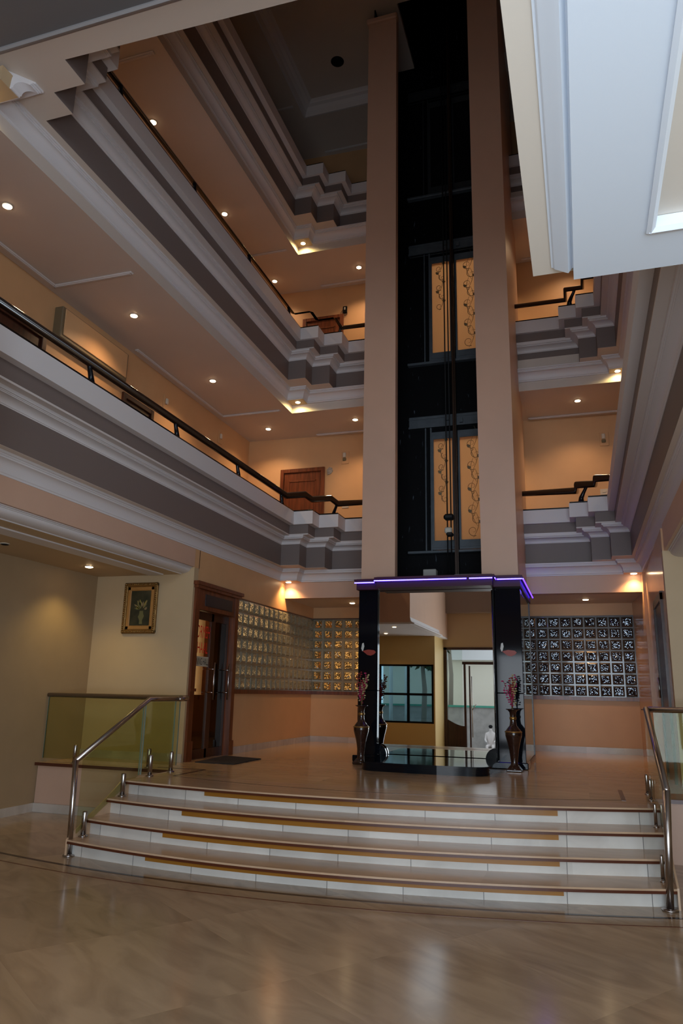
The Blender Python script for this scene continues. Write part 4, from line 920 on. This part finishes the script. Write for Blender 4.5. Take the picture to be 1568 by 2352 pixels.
def fitting(x, y, z, axis, lab, name='emergency_light', cat='light fitting', grp='switch plates on the corridor walls', lampc=True):
    f_ = E(name, (x, y, z), lab, cat, grp)
    if axis == 'y':
        MB().bbox(x - .08, x + .08, y - .014, y, z - .13, z + .13, .005).build('plate', MT['wall_warm'], f_)
        if lampc: MB().bbox(x - .045, x + .02, y - .05, y - .014, z - .0, z + .10, .01).build('cover', 'switch', f_); MB().bbox(x - .05, x + .025, y - .035, y - .014, z - .07, z - .01, .01).build('body', mat('fit_olive', (.16, .13, .07), .5), f_)
    else:
        MB().bbox(x, x + .014, y - .08, y + .08, z - .13, z + .13, .005).build('plate', MT['wall_warm'], f_)
        if lampc: MB().bbox(x + .014, x + .05, y - .04, y + .02, z - .03, z + .07, .01).build('cover', 'switch', f_)
    return f_
fitting(-4.33, GB(-4.33), 6.10, 'y', 'small white emergency light high on the first floor back corridor wall, left of the lift', grp='small wall lights of the corridors')
fitting(.62, GB(.62), 6.12, 'y', 'small white emergency light high on the first floor back corridor wall, right of the lift', grp='small wall lights of the corridors')
fitting(-6.446, 10.06, 6.17, 'x', 'small wall light on the first floor left corridor wall, nearer one', grp='small wall lights of the corridors')
fitting(-6.446, 12.05, 6.24, 'x', 'small wall light on the first floor left corridor wall, next to the corner', grp='small wall lights of the corridors')
for x, z, lab in ((-4.31, 5.11, 'light switch on the first floor back corridor wall, left of the lift'), (.56, 5.12, 'light switch on the first floor back corridor wall, right of the lift')):
    f_ = E('light_switch', (x, GB(x), z), lab, 'switch', 'corridor light switches')
    MB().bbox(x - .07, x + .07, GB(x) - .012, GB(x), z - .06, z + .05, .004).build('plate', 'switch', f_); MB().bbox(x - .03, x + .03, GB(x) - .02, GB(x) - .012, z - .02, z + .02, .003).build('rocker', 'switch', f_)
T(MB().add([(-4.71, 13.41, 5.86), (-4.66, 13.41, 5.92), (-4.60, 13.41, 5.90), (-4.585, 13.41, 5.83), (-4.62, 13.41, 5.78), (-4.69, 13.41, 5.76), (-4.71, 13.43, 5.86), (-4.66, 13.43, 5.92), (-4.60, 13.43, 5.90), (-4.585, 13.43, 5.83), (-4.62, 13.43, 5.78), (-4.69, 13.43, 5.76)], [(0, 1, 2, 3, 4, 5), (11, 10, 9, 8, 7, 6), (0, 6, 7, 1), (1, 7, 8, 2), (2, 8, 9, 3), (3, 9, 10, 4), (4, 10, 11, 5), (5, 11, 6, 0)]), 'plaster_patch', mat('raw_plaster', (.38, .33, .28), .9, var=.3, vscale=30), 'rough unpainted plaster patch beside the first floor door frame', 'plaster patch')
jb = E('junction_box', (-4.4, GB(-4.4), 9.40), 'open black junction box with loose wires on the second floor wall', 'junction box')
MB().bbox(-4.44, -4.35, GB(-4.4) - .04, GB(-4.4), 9.33, 9.49, .006).build('box', 'blackmat', jb)
MB().bbox(-4.41, -4.38, GB(-4.4) - .05, GB(-4.4) - .04, 9.40, 9.46, .004).build('terminal', 'switch', jb)
yw = GB(-4.4) - .02
MB().tube([(-4.44, yw, 9.42), (-4.49, yw, 9.36), (-4.51, yw, 9.28), (-4.50, yw, 9.22)], .005, 5).tube([(-4.43, yw, 9.34), (-4.40, yw, 9.27), (-4.35, yw, 9.29), (-4.34, yw, 9.34)], .005, 5).tube([(-4.44, yw, 9.36), (-4.47, yw, 9.29), (-4.53, yw, 9.24)], .004, 5).build('wire', 'stem', jb)

# ------------------------------------------------------------------ entrance side (seen in the mirror)
YW = -.1; YD = -1.5
m = MB(); wx0, wx1, wz0, wz1 = -5.545, -3.918, .69, 2.276
m.box(XLL, wx0, YW - .12, YW, 0, 3.06); m.box(wx1, -3.88, YW - .12, YW, 0, 3.06); m.box(wx0, wx1, YW - .12, YW, 0, wz0); m.box(wx0, wx1, YW - .12, YW, wz1, 3.06)
m.box(-4.0, -3.88, YD, YW - .12, 0, 3.06)
S(m, 'wall_front_left', mat('yellow_wall', (.60, .42, .17), .5), 'yellow entrance wall with a four-pane window, seen in the mirror', 'wall')
m = MB()
for a, b_, c, d_ in ((wx0, wx0 + .05, wz0, wz1), (wx1 - .05, wx1, wz0, wz1), (wx0, wx1, wz0, wz0 + .05), (wx0, wx1, wz1 - .05, wz1), (-5.49, -5.43, wz0, wz1), (-4.675, -4.61, wz0, wz1), (wx0, wx1, 1.43, 1.495)): m.box(a, b_, YW - .1, YW - .02, c, d_)
w = tag(m.build('window_4', 'blackmat'), 'black framed window in the entrance wall, seen in the mirror', 'window', kind='structure')
MB().box(wx0, wx1, YW - .065, YW - .06, wz0, wz1).build('window_pane', 'tint', w)
dx0, dx1, dz1 = -3.885, -.66, 2.83
m = MB(); m.box(-6.6, dx0, YD - .12, YD, 0, 6.95) if False else m.box(-4.0, dx0, YD - .12, YD, 0, 6.95)
m.box(dx0, dx1, YD - .12, YD, dz1, 4.8); m.box(dx1, -.6, YD - .12, YD, 2.83, 4.8); m.box(-.6, 3.2, YD - .12, YD, 3.3, 4.8); m.box(dx0, 3.2, YD - .12, YD, 6.8, 6.95); m.box(dx0, -1.9, YD - .12, YD, 4.8, 6.8)
S(m, 'wall_front', mat('front_wall', (.58, .42, .27), .5), 'tan entrance wall above the glass doors, seen in the mirror', 'wall')
S(MB().box(-3.88, -.12, YD, YD + .3, 3.82, 4.8), 'wall_front_beam', mat('beam_brown', (.30, .22, .18), .5), 'brown beam over the entrance doors, seen in the mirror', 'wall')
d = tag(MB().box(dx0, dx0 + .10, YD - .1, YD + .02, 0, dz1).box(dx1 - .06, dx1, YD - .1, YD + .02, 0, dz1).box(dx0, dx1, YD - .1, YD + .02, dz1 - .07, dz1).build('door_3', 'wooddark'), 'glazed entrance doors in dark wooden frame, seen in the mirror', 'door', kind='structure')
kp = [(dx0 + .1, 0), (dx0 + .1, .78)] + [(dx0 + .1 + .50 * t / 8, .78 - .18 * math.sin(t / 8 * PI / 2)) for t in range(9)] + [(dx0 + .60, 0)]
MB().prism_axis(kp, 'y', YD - .06, YD - .03).build('kick_panel', 'wooddark', d)
MB().box(-3.30, -3.24, YD - .08, YD, 0, 2.36).box(-3.34, -2.3, YD - .08, YD, 2.34, 2.42).box(-3.15, -3.11, YD - .08, YD, 0, 2.3).box(-2.36, -2.30, YD - .08, YD, 0, 2.36).build('door_leaf', 'wooddark', d)
MB().tube([(-3.06, YD + .06, .3), (-3.06, YD + .06, 2.0)], .014, 8).tube([(-3.06, YD + .06, 1.05), (-2.94, YD + .1, 1.22)], .012, 6).build('door_handle', 'steel', d)
MB().box(dx0 + .1, -3.34, YD - .05, YD - .045, .55, 2.76).build('door_glass', 'glassclear', d)
m = MB()
for x in (-.6, .6, 1.9, 3.13): m.box(x, x + .06, YD - .1, YD, 0, 3.3)
m.box(-.6, 3.2, YD - .1, YD, 3.22, 3.3); m.box(-.6, 3.2, YD - .1, YD, 0, .08)
tag(m.build('window_5', 'wooddark'), 'tall entrance glazing below the mezzanine', 'window', kind='structure')
m = MB()
for x in (-1.9, -.8, .3, 1.4, 2.4, 3.13): m.box(x, x + .06, YD - .1, YD, 4.87, 6.75)
m.box(-1.9, 3.2, YD - .1, YD, 4.8, 4.87).box(-1.9, 3.2, YD - .1, YD, 6.75, 6.8)
tag(m.build('window_6', 'wooddark'), 'added clerestory glazing high over the entrance doors, out of view', 'window', kind='structure')  # clerestory added so more daylight reaches the pillars and fascias
S(MB().box(XLL, -4.967, YD, 3.6, 4.4, 7.0), 'wall_entrance_left', 'tan', 'upper side wall beside the entrance', 'wall')
S(MB().box(XLL, -3.754, YD, 3.6, 3.10, 4.4), 'wall_entrance_box', 'tan', 'tan boxed bulkhead beside the entrance, seen in the mirror', 'wall')
ec = [(-3.754, 3.22), (-3.754, 3.062), (-3.65, 3.062), (-3.65, 3.08)] + [(-3.66 - .08 * math.sin(t * PI / 16), 3.17 - .08 * math.cos(t * PI / 16)) for t in range(9)]
S(MB().prism_axis(ec, 'y', -.1, 3.6), 'trim_20', 'white', 'white cove moulding on the boxed bulkhead, seen in the mirror', 'moulding')
S(MB().box(XLL, -3.754, YD, 3.6, 3.06, 3.10), 'trim_21', 'white', 'white soffit of the boxed bulkhead, seen in the mirror', 'soffit')

# outdoors
S(MB().box(-30, 20, -34, -1.75, -1.2, -1.0), 'ground', 'ground', 'paved forecourt outside the entrance, seen in the mirror', 'ground')
T(MB().box(-16, 6, -12.2, -12.0, -1.0, .95).box(-16, 6, -12.23, -11.97, .95, 1.0), 'boundary_wall', 'stonegrey', 'grey block boundary wall outside, seen in the mirror', 'wall')
T(MB().box(-16, 6, -11.96, -11.93, .95, 1.03), 'green_net', 'netgreen', 'green netting along the boundary wall outside', 'netting')
bd = E('building', (-6, -14, -1.0), 'low cream building with a white parapet outside, seen in the mirror', 'building')
MB().box(-9.5, 6, -21, -16, -1.0, 3.1).build('wall', 'creamwall', bd); MB().box(-9.6, 6.1, -21.1, -15.8, 3.1, 4.2).build('parapet', mat('white_band', (.75, .75, .75), .7), bd)
MB().box(-9.6, 6.1, -15.82, -15.79, 4.15, 4.21).build('red_line', 'red', bd)
def tree(x, y, h, r, seed, lab):
    rnd = random.Random(seed); t_ = E('tree', (x, y, -1.0), lab, 'tree', 'trees outside')
    MB().tube([(x, y, -1.0), (x + .1, y, h * .5), (x - .05, y, h)], .1, 8, rs=[.13, .1, .06]).build('trunk', 'bark', t_)
    m = MB()
    for i in range(420):
        a, b_ = rnd.uniform(0, 2 * PI), rnd.uniform(-1, 1); rr = r * rnd.uniform(.4, 1) ; q = math.sqrt(1 - b_ * b_)
        c = Vector((x + rr * q * math.cos(a), y + rr * q * math.sin(a), h + rr * b_ * .8))
        d1 = Vector((rnd.uniform(-1, 1), rnd.uniform(-1, 1), rnd.uniform(-1, 1))).normalized() * .22; d2 = Vector((rnd.uniform(-1, 1), rnd.uniform(-1, 1), rnd.uniform(-1, 1))).normalized() * .12
        m.add([c - d1, c - d2, c + d1, c + d2], [(0, 1, 2, 3)])
    m.build('crown', 'leafdark', t_, fix=False)
tree(-6.2, -9.6, 3.3, 1.1, 1, 'slim dark tree outside the window, seen in the mirror')
tree(-9.6, -9.8, 3.8, 1.9, 2, 'broad dark tree outside the window, seen in the mirror')
tree(-5.9, -14.3, 4.7, 1.2, 3, 'tree rising beyond the boundary wall outside')
for i, x in enumerate((-6.9, -6.3)):
    T(MB().tube([(x, -7.2, -1.0), (x, -7.2, 5)], .07, 10), 'pole', mat('pole_paint%d' % i, (.55, .56, .55), .6), ('left' if i == 0 else 'right') + ' pale pole outside the window, seen in the mirror', 'pole', 'poles outside the window')
CZ = -.95
car = E('car', (-7.2, -6.4, -1.0), 'grey car parked outside the window, seen in the mirror', 'car')
cx0, cy0 = -.6, -2.4
MB().prism_axis([(x_ + cx0, z_ + CZ) for x_, z_ in [(-8.2, .35), (-8.2, .85), (-7.6, .95), (-7.1, 1.35), (-5.9, 1.38), (-5.3, .98), (-4.6, .88), (-4.5, .4)]], 'y', -4.5 + cy0, -3.0 + cy0).build('body', 'carpaint', car)
MB().prism_axis([(x_ + cx0, z_ + CZ) for x_, z_ in [(-7.45, .98), (-7.05, 1.30), (-5.95, 1.32), (-5.5, 1.0)]], 'y', -4.52 + cy0, -2.98 + cy0).build('window_glass', 'blackmat', car)
for x in (-7.5 + cx0, -5.2 + cx0):
    for y in (-3.05 + cy0, -4.45 + cy0):
        MB().prism_axis([(x + .3 * math.cos(a * PI / 8), .25 + CZ + .3 * math.sin(a * PI / 8)) for a in range(16)], 'y', y - .1, y + .1).build('wheel', 'tyre', car)
# seated person outside, tiny in the mirror
PX, PY = -.63, -6.3
pr = E('person', (-3.1 + PX, -5.2 + PY, -1.0), 'person in a white shirt sitting outside the doors, seen in the mirror', 'person')
me = bpy.data.meshes.new('body')
V_ = [(-3.1, -5.2, .45), (-3.1, -5.2, .70), (-3.1, -5.2, .92), (-3.1, -5.18, 1.02), (-3.1, -5.16, 1.14), (-2.93, -5.2, .92), (-2.88, -5.1, .68), (-2.95, -4.92, .60), (-3.27, -5.2, .92), (-3.32, -5.1, .68), (-3.25, -4.92, .60), (-3.0, -5.15, .42), (-2.98, -4.78, .46), (-2.98, -4.76, .05), (-2.98, -4.62, .03), (-3.2, -5.15, .42), (-3.22, -4.78, .46), (-3.22, -4.76, .05), (-3.22, -4.62, .03)]
Ed = [(0, 1), (1, 2), (2, 3), (3, 4), (2, 5), (5, 6), (6, 7), (2, 8), (8, 9), (9, 10), (0, 11), (11, 12), (12, 13), (13, 14), (0, 15), (15, 16), (16, 17), (17, 18)]
Rd = [.13, .14, .13, .055, .095, .06, .045, .03, .06, .045, .03, .085, .06, .04, .035, .085, .06, .04, .035]
V_ = [(a + PX, b_ + PY, c - 1.0) for a, b_, c in V_]; me.from_pydata(V_, Ed, []); ob = bpy.data.objects.new('body', me); COL.objects.link(ob)
ob.parent = pr; ob.matrix_basis = pr.matrix_basis.inverted()
sk = ob.modifiers.new('skin', 'SKIN')
if not me.skin_vertices: me.skin_vertices.new()
for i, r_ in enumerate(Rd): me.skin_vertices[0].data[i].radius = (r_, r_)
me.skin_vertices[0].data[0].use_root = True
ss = ob.modifiers.new('sub', 'SUBSURF'); ss.levels = 2; ss.render_levels = 2
me.materials.append(mat('skin_and_shirt', (.55, .5, .48), .6))
MB().blob((-3.1 + PX, -5.19 + PY, .21), .085, .09, .07, 12, 8).build('hair', 'blackmat', pr)
T(MB().bbox(-3.4 + PX, -2.8 + PX, -11.75, -11.3, -1.0, -.67, .02), 'stool', 'stonegrey', 'low grey block under the seated person outside', 'seat')

# ------------------------------------------------------------------ lamps
LW = (1.0, .66, .38)
def downlight(x, y, z, lab, power, color=LW, r=.05, spread=2.25, on=True, grp='round recessed ceiling spotlights', blend=.7):
    d_ = E('downlight', (x, y, z), lab, 'ceiling light', grp)
    MB().lathe([(r * .82, -.004), (r * 1.15, -.008), (r * 1.2, -.002), (r * 1.2, 0)], x, y, z, 28).build('ring', 'switch', d_)
    MB().lathe([(r * .95, -.013), (r * .6, -.018), (.001, -.019)], x, y, z, 28).build('lens', 'lamp' if on else 'blackmat', d_)
    if on:
        l = bpy.data.lights.new('spot', 'SPOT'); l.energy = power; l.color = color; l.spot_size = spread; l.spot_blend = blend; l.shadow_soft_size = .05
        o = bpy.data.objects.new('spot_light', l); COL.objects.link(o); o.parent = d_; o.location = (0, 0, -.03)
    return d_
PW = 72
i = 0
for (x, y), lab in zip([(-5.72, 5.50), (-5.75, 7.99), (-5.72, 10.31), (-5.74, 12.73)], ['nearest to the entrance', 'second from the entrance', 'third from the entrance', 'by the back corner']):
    downlight(x, y, 6.6, f'lit round spotlight in the first floor left corridor ceiling, {lab}', PW)
downlight(-3.9, 12.68, 6.6, 'lit round spotlight in the first floor back corridor ceiling, left of the lift', PW)
downlight(.185, 12.8, 6.6, 'lit round spotlight in the first floor back corridor ceiling, right of the lift', PW * .8)
for (x, y), lab in zip([(-5.8, 5.6), (-5.85, 8.14), (-5.80, 10.48), (-5.80, 12.84)], ['nearest to the entrance', 'second from the entrance', 'third from the entrance', 'by the back corner']):
    downlight(x, y, 6.6 + H, f'lit round spotlight in the second floor left corridor ceiling, {lab}', PW * .7)
downlight(-3.92, 12.83, 6.6 + H, 'lit round spotlight in the second floor back corridor ceiling, left of the lift', PW)
downlight(.2, 12.85, 6.6 + H, 'lit round spotlight in the second floor back corridor ceiling, right of the lift', PW)
for lv in (0, 1): downlight(-1.75, 12.75, 6.6 + lv * H, f'spotlight in the corridor ceiling behind the {ORD[lv + 1]} floor lift door', PW * 2.2)
for lv in (0, 1):
    for y in (6.5, 9.5, 12.4): downlight(1.75, y, 6.6 + lv * H, f'spotlight in the {ORD[lv + 1]} floor right corridor ceiling, ' + {6.5: 'near', 9.5: 'middle', 12.4: 'far'}[y], PW * .4)
YEL = (1.0, .80, .30)
downlight(-4.80, 11.93, ZCB + H, 'yellowish corner spotlight under the second floor edge, left', 14, YEL, .045, 2.9, blend=.3)
downlight(-4.82, 11.95, ZCB + 2 * H, 'yellowish corner spotlight under the third floor edge, left', 14, YEL, .045, 2.9, blend=.3)
downlight(.83, 12.04, ZCB + H, 'yellowish corner spotlight under the second floor edge, right', 10, YEL, .045, 2.9, blend=.3)
downlight(-4.93, 4.28, ZCB + H - .003, 'yellowish corner spotlight under the second floor edge, near left corner', 8, YEL, .045, 2.9, blend=.3)
downlight(-4.86, 11.95, ZCB, 'warm spotlight above the left glass blocks', 55, (1, .58, .24), .05, 2.2)
downlight(.84, 12.02, ZCB, 'warm spotlight at the right end of the bulkhead', 45, (1, .58, .24), .05, 2.2)
downlight(-3.95, 12.85, ZBB, 'warm spotlight in the recess ceiling left of the lift', 40, (1, .55, .25), .05, 2.2)
downlight(.12, 12.94, ZBB, 'warm spotlight in the recess ceiling right of the lift', 40, (1, .55, .25), .05, 2.2)
downlight(-6.05, 7.97, 3.02, 'yellow spotlight in the left alcove ceiling', 34, (1.0, .75, .28), .05, 2.0)
downlight(-6.02, 6.43, 3.02, 'unlit spotlight ring in the left alcove ceiling', 0, on=False, r=.045)
downlight(-4.3, 2.9, 3.06, 'spotlight under the boxed bulkhead, seen in the mirror', 30, (1, .62, .3), .05, 2.2)
downlight(-5.0, 1.0, 3.06, 'second spotlight under the boxed bulkhead near the window', 40, (1, .62, .25), .05, 2.2)
T(MB().lathe([(.13, -.002), (.13, .0)], -3.95, 11.25, 13.598, 24), 'round_vent', 'blackmat', 'dark round hole in the top atrium ceiling', 'vent')
# dining room lamp
l = bpy.data.lights.new('dining', 'POINT'); l.energy = 48; l.color = (1, .66, .3); l.shadow_soft_size = .15
o = bpy.data.objects.new('dining_light', l); COL.objects.link(o); o.location = (-6.1, 10.6, 2.75)
T(MB().box(-6.2, -5.9, 10.6, 13.0, PZ, 1.40), 'sideboard', 'wooddark', 'dark low cupboard inside the dining room', 'cupboard')

# ------------------------------------------------------------------ daylight
W = bpy.data.worlds.new('World'); SC.world = W; W.use_nodes = True
bg = W.node_tree.nodes['Background']; bg.inputs['Color'].default_value = (.70, .84, 1.0, 1); bg.inputs['Strength'].default_value = 2.1
def area(name, loc, rot, sx, sy, power, color):
    l = bpy.data.lights.new(name, 'AREA'); l.shape = 'RECTANGLE'; l.size = sx; l.size_y = sy; l.energy = power; l.color = color
    o = bpy.data.objects.new(name, l); COL.objects.link(o); o.location = loc; o.rotation_euler = rot
    return o
DAY = (.82, .90, 1.0)
area('daylight_glazing', (1.3, YD - .55, 1.60), (PI / 2 + .45, 0, 0), 3.6, 3.1, 350, (.70, .85, 1.0))
area('clerestory_fill', (.65, YD - .2, 5.8), (PI / 2 - .05, 0, .12), 4.8, 1.9, 120, DAY)  # added light out of view, brightens the pillars and gallery edges
area('daylight_doors', (-1.6, YD - .5, 1.45), (PI / 2 + .3, 0, 0), 1.5, 2.5, 80, DAY)

# ------------------------------------------------------------------ camera
cam = bpy.data.cameras.new('Camera'); co = bpy.data.objects.new('Camera', cam); COL.objects.link(co); SC.camera = co
f, yaw, pitch, roll = 1678.74, 0.315563, 0.240711, 0.020508
cy, sy, cp_, sp_, cr, sr = math.cos(yaw), math.sin(yaw), math.cos(pitch), math.sin(pitch), math.cos(roll), math.sin(roll)
fw = Vector((-sy * cp_, cy * cp_, sp_)); r0 = Vector((cy, sy, 0)); u0 = r0.cross(fw)
rr_ = r0 * cr + u0 * sr; uu = -r0 * sr + u0 * cr
M = Matrix((rr_, uu, -fw)).transposed().to_4x4(); M.translation = Vector((0, 0, 1.5))
co.matrix_world = M
cam.sensor_fit = 'VERTICAL'; cam.sensor_height = 24; cam.lens = f * 24 / 2352; cam.clip_start = .05; cam.clip_end = 200
SC.view_settings.view_transform = 'Standard'; SC.view_settings.look = 'None'; SC.view_settings.exposure = -.08; SC.view_settings.gamma = 1
SC.cycles.max_bounces = 7; SC.cycles.diffuse_bounces = 4; SC.cycles.glossy_bounces = 4; SC.cycles.transparent_max_bounces = 8; SC.cycles.transmission_bounces = 4
SC.cycles.caustics_reflective = False; SC.cycles.caustics_refractive = False; SC.cycles.sample_clamp_indirect = 3
SC.cycles.use_denoising = True
